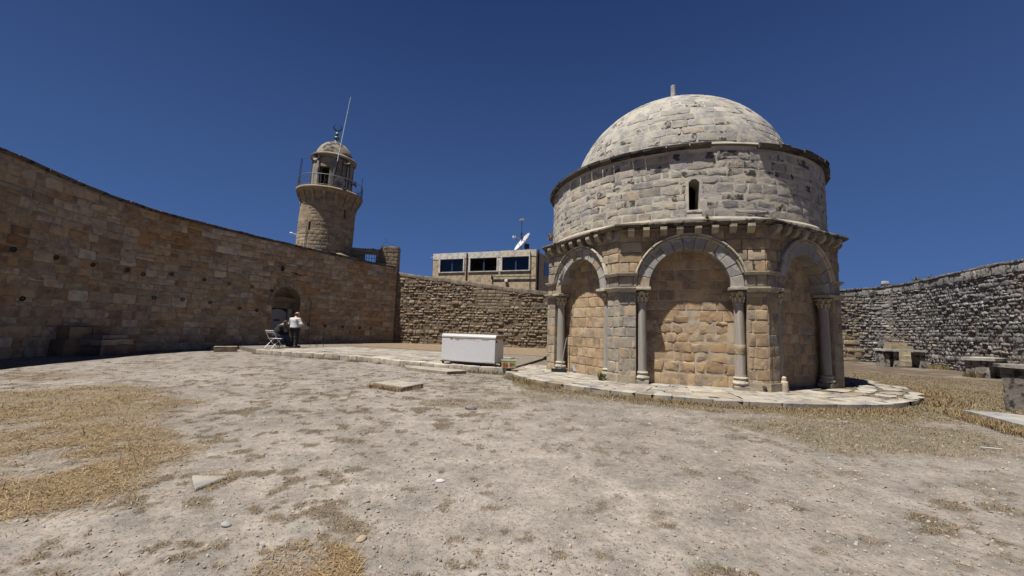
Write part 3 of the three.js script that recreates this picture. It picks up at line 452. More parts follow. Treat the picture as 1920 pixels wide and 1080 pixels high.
      // flat wall pieces above: string course returns on both piers
      for (const s of [-1, 1]) {
        const c = pick([[0.46, 0.405, 0.32, 2], [0.40, 0.35, 0.28, 1]]), e = 1.36 * Math.cos(hs);
        part('string_moulding', moulding(fn, s < 0 ? [-HW - 0.035, -e] : [e, HW + 0.035], [[-0.06, STR - 0.08], [0.03, STR - 0.08], [0.05, STR - 0.04], [0.095, STR - 0.015], [0.095, STR + 0.012], [-0.06, STR + 0.02]], c), M.lime, side);
        part('impost_moulding', moulding(fn, s < 0 ? [-HW - 0.05, -IN] : [IN, HW + 0.05], [[-0.3, IMP - 0.02], [0.015, IMP - 0.02], [0.05, IMP + 0.02], [0.11, IMP + 0.06], [0.125, IMP + 0.07], [0.125, SPR - 0.005], [-0.3, SPR - 0.002]], [0.46, 0.41, 0.325]), M.lime, side);
        // column in the angle of the pier
        const col = subgroup('column', chapel), tx = s * (IN - 0.155), dd = -0.17, [px, , pz] = fn(tx, 0, dd), ry = A0 + (k + 0.5) * Math.PI / 4;
        col.position.set(px, 0, pz); col.rotation.y = ry;
        const worn = k === 0 && s > 0;
        // base: plinth block, two torus rolls
        part('plinth', tint(box(0.36, 0.13, 0.36, 0, Y0 + 0.055, 0, 0, 0.02), [0.44, 0.37, 0.27], 0.1), M.lime, col);
        part('column_base', tint(lathe([[0.0, Y0 + 0.12], [0.17, Y0 + 0.12], [0.195, Y0 + 0.15], [0.2, Y0 + 0.18], [0.19, Y0 + 0.21], [0.165, Y0 + 0.23], [0.15, Y0 + 0.26], [0.155, Y0 + 0.275], [0.168, Y0 + 0.295], [0.168, Y0 + 0.315], [0.155, Y0 + 0.335], [0.135, Y0 + 0.345], [0, Y0 + 0.345]], 28), [0.45, 0.40, 0.32], 0.06), M.lime, col);
        const shaft = part('shaft', tint(lathe([[0.136, Y0 + 0.34], [0.136, Y0 + 0.38], [0.128, Y0 + 0.4], [0.127, 1.2], [0.118, 2.24], [0.116, 2.26], [0.13, 2.275], [0.13, 2.3], [0.11, 2.31]], 28), worn ? [0.47, 0.425, 0.36] : [0.44, 0.405, 0.355], 0.03), M.marble, col);
        if (worn) part('mortar_patch', tint(lathe([[0.10, 0.98], [0.131, 0.985], [0.1312, 1.16], [0.1305, 1.235], [0.10, 1.24]], 28), [0.40, 0.31, 0.205], 0.1), M.lime, shaft);
        // capital: bell with two tiers of leaves and an abacus
        const bell = lathe([[0.11, 2.30], [0.122, 2.33], [0.13, 2.42], [0.15, 2.5], [0.185, 2.58], [0.2, 2.6], [0.0, 2.6]], 40); const bp = bell.attributes.position;
        for (let i = 0; i < bp.count; i++) { const x = bp.getX(i), y = bp.getY(i), z = bp.getZ(i), r = Math.hypot(x, z); if (r < 0.02) continue; const an = Math.atan2(x, z), f = clamp((y - 2.3) / 0.3), m = 1 + 0.13 * f * Math.cos(an * 4) * (y > 2.4 ? 1 : -1) + 0.12 * (fbm(an * 5, y * 22, 2) - 0.5); bp.setX(i, x * m); bp.setZ(i, z * m); } bell.computeVertexNormals();
        const cap = part('capital', tint(bell, [0.42, 0.35, 0.25], 0.1), M.lime, col);
        const lv = []; for (let tier = 0; tier < 2; tier++) for (let q = 0; q < 8; q++) { const a = (q + tier * 0.5) / 8 * Math.PI * 2, y0 = 2.31 + tier * 0.12, r0 = tier ? 0.135 : 0.12; const g = tube([[0, y0, r0], [0, y0 + 0.09, r0 + 0.018], [0, y0 + 0.15, r0 + 0.05], [0, y0 + 0.135, r0 + 0.075]], 0.026, 6, 5); g.scale(1.3, 1, 1); g.rotateY(a); lv.push(g); } part('leaf_tiers', tint(join(lv), [0.41, 0.335, 0.235], 0.15), std({ vertexColors: true, roughness: 0.95 }), cap);
        part('abacus', tint((() => { const g = box(0.44, 0.085, 0.44, -s * 0.02, 2.665, 0.06, 0, 0.018); return g; })(), [0.47, 0.42, 0.335], 0.06), M.lime, cap);
      }
    }
    // corbels and cornice slabs
    const nc = 8;
    for (let q = 0; q < nc; q++) { const t = mix(-HW + 0.12, HW - 0.12, (q + 0.5) / nc) + rr(-0.02, 0.02), w = 0.17; const pr = [[-0.05, CORN - 0.36], [0.03, CORN - 0.345], [0.10, CORN - 0.32], [0.17, CORN - 0.27], [0.205, CORN - 0.2], [0.205, CORN - 0.125], [-0.05, CORN - 0.125]]; const broken = seen && rnd() < 0.1; part('corbel', moulding(fn, [t - w / 2, t + w / 2], broken ? pr.map(([d, y]) => [d * 0.5, y]) : pr, pick([[0.44, 0.37, 0.27, 2], [0.36, 0.30, 0.22, 1]])), M.lime, side); }
    const ov = 0.235, e = HW + ov * Math.tan(Math.PI / 8), ns = 5; let s0 = -e;
    for (let q = 0; q < ns; q++) { const s1 = q === ns - 1 ? e : s0 + (2 * e) / ns * rr(0.85, 1.12); const j = rr(-0.02, 0.015); part('cornice_slab', moulding(fn, [s0 + 0.004, s1 - 0.004], [[-0.35, CORN - 0.12], [ov - 0.07 + j, CORN - 0.122], [ov - 0.02 + j, CORN - 0.085], [ov + j, CORN - 0.05], [ov - 0.012 + j, CORN - 0.005], [-0.35, CORN + 0.05]].map(([d, y]) => [d, y + rr(-0.004, 0.004)]), pick([[0.15, 0.12, 0.085, 2], [0.20, 0.165, 0.12, 1], [0.24, 0.21, 0.16, 0.5]])), M.lichen, side); s0 = s1; }
  }
  // piers at the corners (each a kite-shaped prism faced with stones)
  for (let i = -1; i <= 2; i++) {
    const fl = faceFn(i - 1), fr = faceFn(i), c = 0.012, P = (p) => [p[0], p[2]];
    const poly = [P(fl(IN, 0, -c)), P(fl(HW, 0, -c)), P(fr(-IN, 0, -c)), P(fr(-IN, 0, -REC - 0.04)), P(fl(IN, 0, -REC - 0.04))];
    const pier = part('pier', tint(prism(poly, 0, IMP + 0.005), MORT, 0.05), M.plain, chapel);
    const pal = i === 0 ? [[0.37, 0.33, 0.275, 2], [0.40, 0.345, 0.27, 1], [0.43, 0.335, 0.225, 0.7]] : i === 1 ? WARM : GREYTAN;
    const o = { top: IMP - 0.02, h: [0.25, 0.35], w: [0.2, 0.36], stagger: 0.25, joint: 0.016, vary: 0.012, stone: { bev: 0.02, round: 0.4, jit: 0.008, edge: 0.01, rough: 0.014, bulge: 0, back: 0.012 }, pal };
    lay([...courses(fl, IN, HW - 0.004, Y0, o), ...courses(fr, -HW + 0.004, -IN, Y0, o)], 'pier_stone', M.lime, pier, 300, WP);
    // sides of the pier toward the columns
    const ret = [];
    for (const [f, tt, s] of [[fl, IN, -1], [fr, -IN, 1]]) ret.push(...courses((q, y, d) => f(tt + s * d, y, s < 0 ? -REC + q : -q), 0.0, REC, Y0, { ...o, w: [0.4, 0.41] }));
    lay(ret, 'pier_stone', M.lime, pier, 300, WP);
    if (i >= 0 && i <= 1) part('pier_footing', tint(prism([P(fl(IN + 0.01, 0, 0.03)), P(fl(HW + 0.012, 0, 0.03)), P(fr(-IN - 0.01, 0, 0.03)), P(fr(-IN - 0.01, 0, -REC)), P(fl(IN + 0.01, 0, -REC))], 0.0, 0.3), [0.41, 0.34, 0.245], 0.08), M.lime, pier);
  }
  // drum
  const DR = 4.50, D0 = 4.44, D1 = 6.60;
  const dfn = (s, y, d) => [(DR + d) * Math.sin(s), y, (DR + d) * Math.cos(s)];
  const slitA = -0.2713, slitHW = 0.135 / DR, slitY0 = 4.76, slitY1 = 5.66, slitMid = 5.53;
  const slitTop = (s) => mix(slitY1, slitMid, Math.abs(s - slitA) / slitHW);
  const MD = [0.53, 0.48, 0.405];
  const drum = part('drum', [core(dfn, slitA + slitHW, slitA - slitHW + Math.PI * 2, D0, D1 - 0.02, -0.003, -0.7, MD, 0.05, 0.12), core(dfn, slitA - slitHW, slitA + slitHW, D0, slitY0, -0.003, -0.7, MD, 0.03), core(dfn, slitA - slitHW, slitA + slitHW, slitTop, D1 - 0.02, -0.003, -0.7, MD, slitHW)], M.lime, chapel);
  const DGREY = [[0.427, 0.385, 0.327, 3], [0.468, 0.416, 0.344, 2], [0.369, 0.328, 0.276, 1.4], [0.450, 0.372, 0.285, 1]];
  const dst = courses(dfn, -1.95, 1.25, D0 + 0.1, { mx: DR, top: D1 - 0.17, h: [0.19, 0.27], w: [0.24, 0.68], joint: 0.032, vary: 0.01, jy: 0.024, split: 0.08, stone: { bev: 0.028, round: 0.9, jit: 0.045, edge: 0.009, rough: 0.018, bulge: 0, back: 0.03, proud: 0.004 }, pal: DGREY,
    clip: (a, b, y0, y1) => { if (y0 > slitY1 || y1 < slitY0) return [a, b]; const L = slitA - slitHW - 0.012, Rr = slitA + slitHW + 0.012; if (b <= L || a >= Rr) return [a, b]; if (a < L) return [a, L]; if (b > Rr) return [Rr, b]; return null; } });
  // some stones carry much more lichen than their neighbours
  const dark = dst.filter(() => rnd() < 0.36), clean = dst.filter((s) => !dark.includes(s));
  lay(dark, 'drum_stone', M.lichen, drum, 150, WP); lay(clean, 'drum_stone', M.lime, drum, 150, WP);
  part('slit_sill', tint(stoneGeo(dfn, slitA - slitHW * 1.4, slitA + slitHW * 1.4, slitY0 - 0.07, slitY0, { mx: DR, bev: 0.01, round: 0.3, jit: 0.01, proud: 0.015, edge: 0.01, rough: 0.01, bulge: 0, back: 0.2, color: MD }), MD), M.lime, drum);
  // weathered fillet at the foot of the drum
  part('drum_fillet', (() => { const st = []; for (let k = 0; k <= 90; k++) st.push(k / 90 * Math.PI * 2); return moulding(dfn, st, [[-0.05, 4.40], [0.08, 4.46], [0.075, 4.5], [0.03, 4.56], [-0.05, 4.6]], [0.40, 0.355, 0.29]); })(), M.lime, drum);
  // cornice of thin dark slabs, with a gap where pieces have fallen
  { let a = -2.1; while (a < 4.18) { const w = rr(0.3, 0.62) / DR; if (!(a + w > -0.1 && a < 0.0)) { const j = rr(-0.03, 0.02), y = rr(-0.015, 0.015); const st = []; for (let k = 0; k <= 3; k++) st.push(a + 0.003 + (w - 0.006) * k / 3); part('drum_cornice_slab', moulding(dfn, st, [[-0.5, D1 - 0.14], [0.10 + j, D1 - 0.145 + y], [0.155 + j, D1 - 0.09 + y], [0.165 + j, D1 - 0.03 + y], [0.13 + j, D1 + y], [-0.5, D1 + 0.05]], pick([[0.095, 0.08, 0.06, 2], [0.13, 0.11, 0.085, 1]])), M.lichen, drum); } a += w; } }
  // dome
  const RX = 3.72, RY = 3.5, DY = 6.5;
  const df = (s, p, d) => { const c = Math.cos(p), q = Math.sin(p), r = RX * c + d * c, y = DY + RY * q + d * q; return [r * Math.sin(s), y, r * Math.cos(s)]; };
  const prof = []; for (let k = 0; k <= 40; k++) { const p = k / 40 * Math.PI / 2; prof.push([Math.max(1e-4, RX * Math.cos(p)), DY + RY * Math.sin(p)]); }
  const dg = lathe(prof, 128); { const p = dg.attributes.position, uv = dg.attributes.uv; for (let i = 0; i < p.count; i++) { const x = p.getX(i), y = p.getY(i), z = p.getZ(i), a = Math.atan2(x, z), n = 0.02 * (fbm(a * 6 + 9, y * 2.2, 3) - 0.5); p.setXYZ(i, x * (1 + n), y + n, z * (1 + n)); uv.setXY(i, a * 1.7, y / 2); } dg.computeVertexNormals(); }
  const dome = part('dome', tint(dg, [0.392, 0.364, 0.322], 0.06), M.lime, chapel);
  const roof = part('drum_roof', tint(lathe([[3.5, D1 + 0.22], [3.9, D1 + 0.10], [4.55, D1 - 0.01], [4.55, D1 - 0.1], [3.5, D1 - 0.1]], 96), [0.27, 0.245, 0.21], 0.1), M.lime, drum);
  const PD = [[0.375, 0.348, 0.305, 3], [0.351, 0.322, 0.279, 2.4], [0.309, 0.284, 0.248, 0.9], [0.366, 0.320, 0.262, 1.3]];
  const ds = courses(df, -2.0, 1.35, 0.06, { mx: RX, my: 3.6, widthScale: (p) => Math.max(0.05, Math.cos(p + 0.03)), top: 1.42, h: [0.22, 0.34], w: [0.32, 0.85], joint: 0.035, vary: 0.006, jy: 0.012, stone: { bev: 0.035, round: 1.0, jit: 0.05, edge: 0.008, rough: 0.012, bulge: 0, back: 0.03, proud: 0.008 }, pal: PD });
  const dl = ds.filter(() => rnd() < 0.22), dc = ds.filter((s) => !dl.includes(s));
  lay(dl, 'dome_stone', M.lichen, dome, 100, WP); lay(dc, 'dome_stone', M.lime, dome, 200, WP);
  part('dome_finial', tint(rough(new THREE.CylinderGeometry(0.085, 0.1, 1.15, 10, 4), 0.012, 6).translate(0, DY + RY + 0.45, 0), [0.42, 0.40, 0.36]), M.lime, dome);
  // stub of a small broken post at the foot of the pier, and an iron hook
  const fb = faceFn(0), fc = faceFn(1);
  { const [x, , z] = fc(-IN + 0.09, 0, 0.02); part('broken_stub', tint(rough(lathe([[0, 0.05], [0.1, 0.05], [0.095, 0.33], [0.065, 0.36], [0.06, 0.44], [0.03, 0.47], [0, 0.47]], 14), 0.008, 6).translate(x, 0, z), [0.46, 0.39, 0.29]), M.lime, chapel); }
  part('iron_hook', tube([fb(HW - 0.08, 0.14, 0.03), fb(HW - 0.13, 0.13, 0.05), fb(HW - 0.1, 0.22, 0.05), fb(HW - 0.16, 0.24, 0.05), fb(HW - 0.17, 0.2, 0.05)], 0.012, 16, 5), M.iron, chapel);
  part('iron_hook', tube([fb(HW - 0.3, 3.3, 0.0), fb(HW - 0.3, 3.3, 0.07), fb(HW - 0.28, 3.24, 0.1)], 0.02, 8, 5), M.iron, chapel);
}

// ---------------------------------------------------------------- minaret behind the wall
{
  const mn = thing('minaret', 'round stone minaret with railed gallery, small dome and crescent finial', 'minaret', [-13.97, 0, -29.4]);
  mn.rotation.z = -0.034; mn.rotation.order = 'ZYX';
  const tan = [0.30, 0.225, 0.145], ang0 = Math.atan2(13.785, 29.43);   // angle of the side that faces the courtyard
  const cf = (r) => (s, y, d) => [(r + d) * Math.sin(s), y, (r + d) * Math.cos(s)];
  const SL = [[ang0 - 0.62, 8.1], [ang0 + 0.62, 9.3]], sw = 0.045, sf = cf(1.86), sc = [];
  sc.push(core(sf, SL[0][0] + sw, SL[1][0] - sw, 1, 10.2, 0, -0.55, tan, 0.13), core(sf, SL[1][0] + sw, SL[0][0] - sw + Math.PI * 2, 1, 10.2, 0, -0.55, tan, 0.13));
  for (const [q, y] of SL) sc.push(core(sf, q - sw, q + sw, 1, y - 0.31, 0, -0.55, tan, 0.05), core(sf, q - sw, q + sw, y + 0.31, 10.2, 0, -0.55, tan, 0.05));
  const shaft = part('tower_shaft', sc, M.lime, mn);
  const st = courses(cf(1.87), ang0 - 1.7, ang0 + 1.7, 5.6, { mx: 1.87, top: 10.1, h: [0.2, 0.26], w: [0.3, 0.5], joint: 0.025, vary: 0.02, stone: { bev: 0.02, round: 0.6, jit: 0.015, edge: 0.015, rough: 0.015, bulge: 0, back: 0.02 }, pal: [[0.34, 0.265, 0.175, 2], [0.28, 0.21, 0.135, 2], [0.38, 0.32, 0.23, 1]], hole: (s, y) => SL.some(([q, h]) => Math.abs(s - q) < 0.16 && Math.abs(y - h) < 0.42) || y > 8.6 && fbm(s * 2 + 8, y * 0.9, 3) > 0.46 - (y - 8.6) * 0.12 });
  const mg = part('shaft_stones', st.map((s) => s.geo), M.lime, shaft); mg.userData.kind = 'stuff';
  part('drain_pipe', rod([1.93 * Math.sin(ang0 - 0.7), 5.5, 1.93 * Math.cos(ang0 - 0.7)], [1.93 * Math.sin(ang0 - 0.7), 8, 1.93 * Math.cos(ang0 - 0.7)], 0.025, 5), M.rail, mn);
  // gallery: flared underside, brackets, slab, railing
  const gal = part('gallery', tint(lathe([[1.8, 9.95], [1.9, 9.98], [1.95, 10.25], [2.05, 10.5], [2.2, 10.66], [2.26, 10.72], [2.28, 10.82], [2.26, 10.9], [0, 10.92]], 48), [0.27, 0.205, 0.135], 0.12), M.lime, mn);
  for (let k = 0; k < 16; k++) { const a = ang0 + (k + 0.5) / 16 * Math.PI * 2; part('bracket', (() => { const g = moulding((s, y, d) => [s, y, 1.82 + d], [-0.13, 0.13], [[-0.05, 9.7], [0.08, 9.75], [0.14, 10.1], [0.26, 10.42], [0.42, 10.68], [-0.05, 10.7]], [0.31, 0.235, 0.15]); g.rotateY(a); return g; })(), M.lime, gal); }
  const rail = subgroup('railing', mn);
  const rp = (a, y, r = 2.2) => [r * Math.sin(a), y, r * Math.cos(a)];
  const ringT = (y, r) => tube(Array.from({ length: 36 }, (_, k) => rp(k / 36 * Math.PI * 2, y)), r, 90, 4, true);
  part('handrail', ringT(11.72, 0.022), M.rail, rail); part('bottom_rail', ringT(11.0, 0.014), M.rail, rail);
  for (let k = 0; k < 56; k++) { const a = k / 56 * Math.PI * 2; part('baluster', rod(rp(a, 10.9), rp(a, 11.72), 0.012, 4), M.rail, rail); }
  for (const [a, h] of [[ang0 - 1.35, 13.3], [ang0 - 1.2, 13.2], [ang0 + 1.25, 12.7]]) part('rail_post', rod(rp(a, 10.9, 2.18), rp(a, h - 0.25, 2.16), 0.018, 6), M.iron, rail);
  part('guy_wire', rod(rp(ang0 - 1.35, 13.0, 2.16), rp(ang0 - 1.0, 13.3, 1.45), 0.012, 4), M.iron, rail);
  // lantern
  const LR = 1.36, lf = cf(LR), dA = ang0 - 0.42, dW = 0.26;
  const lan = part('lantern', [core(lf, dA + dW, dA - dW + Math.PI * 2, 10.85, 13.4, 0, -0.3, [0.27, 0.24, 0.20], 0.08), core(lf, dA - dW, dA + dW, 12.55, 13.4, 0, -0.3, [0.27, 0.24, 0.20], 0.08)], M.lime, mn);
  part('lantern_inside', tint(lathe([[0.3, 10.9], [0.3, 13.3]], 16), [0.26, 0.235, 0.2]), M.plain, lan);
  part('doorway_frame', [core(lf, dA - dW - 0.06, dA - dW, 10.9, 12.65, 0.04, -0.3, [0.36, 0.32, 0.255], 0.1), core(lf, dA + dW, dA + dW + 0.08, 10.9, 12.65, 0.04, -0.3, [0.36, 0.32, 0.255], 0.1), core(lf, dA - dW - 0.1, dA + dW + 0.14, 12.55, 12.75, 0.05, -0.28, [0.34, 0.27, 0.18], 0.1)], M.lime, lan);
  part('doorway_plank', core(lf, dA + 0.05, dA + 0.12, 10.9, 11.8, -0.15, -0.2, [0.10, 0.035, 0.025], 0.1), M.plain, lan);
  for (let k = 0; k < 8; k++) { const a = dA + 0.42 + k / 8 * Math.PI * 2; part('pilaster', core(lf, a - 0.07, a + 0.07, 10.88, 13.35, 0.07, -0.05, pick([[0.30, 0.28, 0.25, 1], [0.26, 0.235, 0.20, 1]]), 0.1), M.lime, lan); }
  part('round_loudspeaker', (() => { const g = lathe([[0.05, -0.42], [0.07, -0.3], [0.16, -0.16], [0.35, 0], [0.37, 0.01], [0.37, -0.01], [0.17, -0.18], [0.09, -0.3], [0.07, -0.43], [0, -0.43]].slice(0, 10), 24); g.rotateX(Math.PI / 2); g.translate(0, 11.45, LR + 0.46); g.rotateY(ang0 + 0.3); return g; })(), std({ color: lin(0.2, 0.2, 0.2), roughness: 0.6 }), mn);
  const roof = part('dome_roof', tint(lathe([[0, 13.3], [1.45, 13.3], [1.56, 13.36], [1.6, 13.45], [1.57, 13.56], [1.42, 13.64], [1.3, 13.66], [1.27, 13.74], [1.2, 14.05], [1.02, 14.38], [0.78, 14.63], [0.48, 14.81], [0.2, 14.9], [0, 14.92]], 40), [0.30, 0.25, 0.185], 0.1), M.lichen, mn);
  const fin = part('finial', lathe([[0, 14.88], [0.24, 14.88], [0.2, 15.0], [0.07, 15.06], [0.07, 15.12], [0.2, 15.24], [0.2, 15.32], [0.07, 15.42], [0.06, 15.48], [0.14, 15.56], [0.14, 15.62], [0.04, 15.7], [0.03, 15.82], [0, 15.82]], 16), std({ color: lin(0.06, 0.085, 0.085), roughness: 0.45, metalness: 0.4 }), mn);
  part('crescent', (() => { const s = new THREE.Shape(); s.absarc(0, 0, 0.3, Math.PI * 0.62, Math.PI * 2.42, false); s.absarc(0.0, 0.06, 0.235, Math.PI * 2.42, Math.PI * 0.62, true); const g = new THREE.ExtrudeGeometry(s, { depth: 0.06, bevelEnabled: false, curveSegments: 20 }); g.translate(0, 16.08, -0.03); g.rotateY(ang0); return g; })(), std({ color: lin(0.06, 0.085, 0.085), roughness: 0.4, metalness: 0.5 }), fin);
  // loudspeakers, floodlight, whip aerial
  const horn = (a, y, r, L, turn = 0) => { const g = lathe([[0.04, -L], [0.06, -L * 0.6], [r * 0.5, -L * 0.25], [r, 0], [r * 0.94, 0.01], [r * 0.45, -L * 0.22], [0.0, -L * 0.4]], 16); g.rotateX(Math.PI / 2 - 0.15); g.rotateY(turn); g.translate(0, y, LR + L * 0.9 + 0.05); g.rotateY(a); return g; };
  part('loudspeaker', horn(ang0 - 0.75, 13.1, 0.28, 0.34), M.iron, mn); part('loudspeaker', horn(ang0 + 0.62, 12.95, 0.17, 0.4, 1.2), M.iron, mn); part('loudspeaker', horn(ang0 + 1.25, 11.9, 0.24, 0.3, -0.2), M.rail, mn);
  for (const a of [0.42, 0.68, 0.86]) part('conduit', rod([(LR + 0.1) * Math.sin(ang0 + a), 11.4, (LR + 0.1) * Math.cos(ang0 + a)], [(LR + 0.1) * Math.sin(ang0 + a), 13.2, (LR + 0.1) * Math.cos(ang0 + a)], 0.03, 5), M.iron, mn);
  part('conduit', rod([(LR + 0.1) * Math.sin(ang0 + 0.06), 11.9, (LR + 0.1) * Math.cos(ang0 + 0.06)], [(LR + 0.1) * Math.sin(ang0 + 0.06), 13.2, (LR + 0.1) * Math.cos(ang0 + 0.06)], 0.06, 6), M.rail, mn);
  part('wall_lamp', [rod([1.85 * Math.sin(ang0 - 1.5), 7.6, 1.85 * Math.cos(ang0 - 1.5)], [2.15 * Math.sin(ang0 - 1.5), 7.65, 2.15 * Math.cos(ang0 - 1.5)], 0.03), new THREE.SphereGeometry(0.09, 10, 8).scale(1.4, 0.7, 1.4).translate(2.2 * Math.sin(ang0 - 1.5), 7.66, 2.2 * Math.cos(ang0 - 1.5))], M.white, mn);
  const ax = Math.cos(ang0), az = -Math.sin(ang0), fx = Math.sin(ang0), fz = Math.cos(ang0);
  const al = part('whip_aerial', rod([ax * 0.2 + fx * 1.65, 12.75, az * 0.2 + fz * 1.65], [ax * 0.62 + fx * 1.75, 17.85, az * 0.62 + fz * 1.75], 0.028, 6, 0.014), std({ color: lin(0.62, 0.64, 0.66), roughness: 0.5 }), mn);
  part('aerial_clamp', [rod([ax * 0.16 + fx * 1.64, 12.1, az * 0.16 + fz * 1.64], [ax * 0.21 + fx * 1.65, 12.95, az * 0.21 + fz * 1.65], 0.065, 6), rod([ax * 0.15 + fx * 1.3, 12.4, az * 0.15 + fz * 1.3], [ax * 0.17 + fx * 1.68, 12.4, az * 0.17 + fz * 1.68], 0.035, 5)], M.iron, al);
}
// ruined turret wall with a barred window beside the minaret
{
  const t = thing('ruined_wall', 'broken wall stub with barred window on the wall top beside minaret', 'wall', [0, 0, 0]);
  const p = path([[-12.6, 30.35], [-10.05, 31.1], [-8.86, 31.25]], 60), s1 = p.near(-10.05, 31.1), w0 = p.near(-11.25, 30.78), w1 = p.near(-10.5, 31.0);
  const f = (s, y, d) => p.fn(s, y, d), tp = (s) => (s < s1 ? 7.28 : 7.55) + 0.1 * (vnoise(s * 3, 4) - 0.5);
  const c = [0.30, 0.235, 0.155];
  part('wall_core', [core(f, 0, w0, 5.2, tp, -0.03, -0.42, c, 0.2), core(f, w1, s1 - 0.18, 5.2, tp, -0.03, -0.42, c, 0.2), core(f, w0, w1, 5.2, 6.22, -0.03, -0.42, c, 0.2), core(f, w0, w1, 6.86, tp, -0.03, -0.42, c, 0.2), core(f, s1 - 0.18, p.len, 4.2, tp, 0.1, -1.0, [0.26, 0.20, 0.13], 0.2)], M.lime, t);
  lay(courses(f, 0, s1 - 0.18, 6.0, { top: (s) => tp(s) - 0.02, h: [0.28, 0.36], w: [0.4, 0.7], joint: 0.025, vary: 0.03, stone: { bev: 0.02, round: 0.6, jit: 0.02, edge: 0.015, rough: 0.02, bulge: 0, back: 0.05 }, pal: [[0.40, 0.33, 0.225, 2], [0.34, 0.27, 0.18, 1]], clip: (a, b, y0, y1) => { if (y0 > 6.8 || y1 < 6.25) return [a, b]; if (b <= w0 || a >= w1) return [a, b]; if (a < w0) return [a, w0]; if (b > w1) return [w1, b]; return null; } }).concat(courses((s, y, d) => f(s, y, d + 0.13), s1 - 0.17, p.len, 4.6, { top: (s) => tp(s) - 0.02, h: [0.25, 0.34], w: [0.3, 0.6], joint: 0.025, vary: 0.03, stone: { bev: 0.02, round: 0.6, jit: 0.02, edge: 0.015, rough: 0.02, bulge: 0, back: 0.05 }, pal: [[0.28, 0.215, 0.14, 2], [0.23, 0.175, 0.115, 1]] })), 'wall_stone', M.lime, t, 300);
  for (let k = 0; k < 4; k++) { const s = mix(w0, w1, (k + 0.5) / 4); part('window_bar', rod(f(s, 6.2, -0.2), f(s, 6.88, -0.2), 0.018, 5), M.iron, t); } part('window_bar', rod(f(w0, 6.55, -0.2), f(w1, 6.55, -0.2), 0.016, 5), M.iron, t);
  part('loose_wire', tube([f(s1 - 0.1, 7.5, 0), f(s1 + 0.1, 7.8, 0), f(s1 + 0.25, 7.95, 0), f(s1 + 0.15, 8.15, 0), f(s1 + 0.3, 8.2, 0)], 0.012, 20, 4), M.iron, t); part('loose_wire', tube([f(s1 + 0.2, 7.85, 0), f(s1 + 0.6, 7.75, 0), f(p.len, 7.45, 0.1)], 0.01, 12, 4), M.iron, t);
}
// rubble dome-like hump on the wall top in front of the minaret
single('rubble_hump', tint(rough(new THREE.SphereGeometry(0.75, 16, 10), 0.12, 2.5).scale(1, 0.55, 0.6).translate(-12.15, 6.0, -28.3), [0.24, 0.185, 0.125]), M.lime, 'low rubble hump on top of the curved wall below minaret', 'rubble');

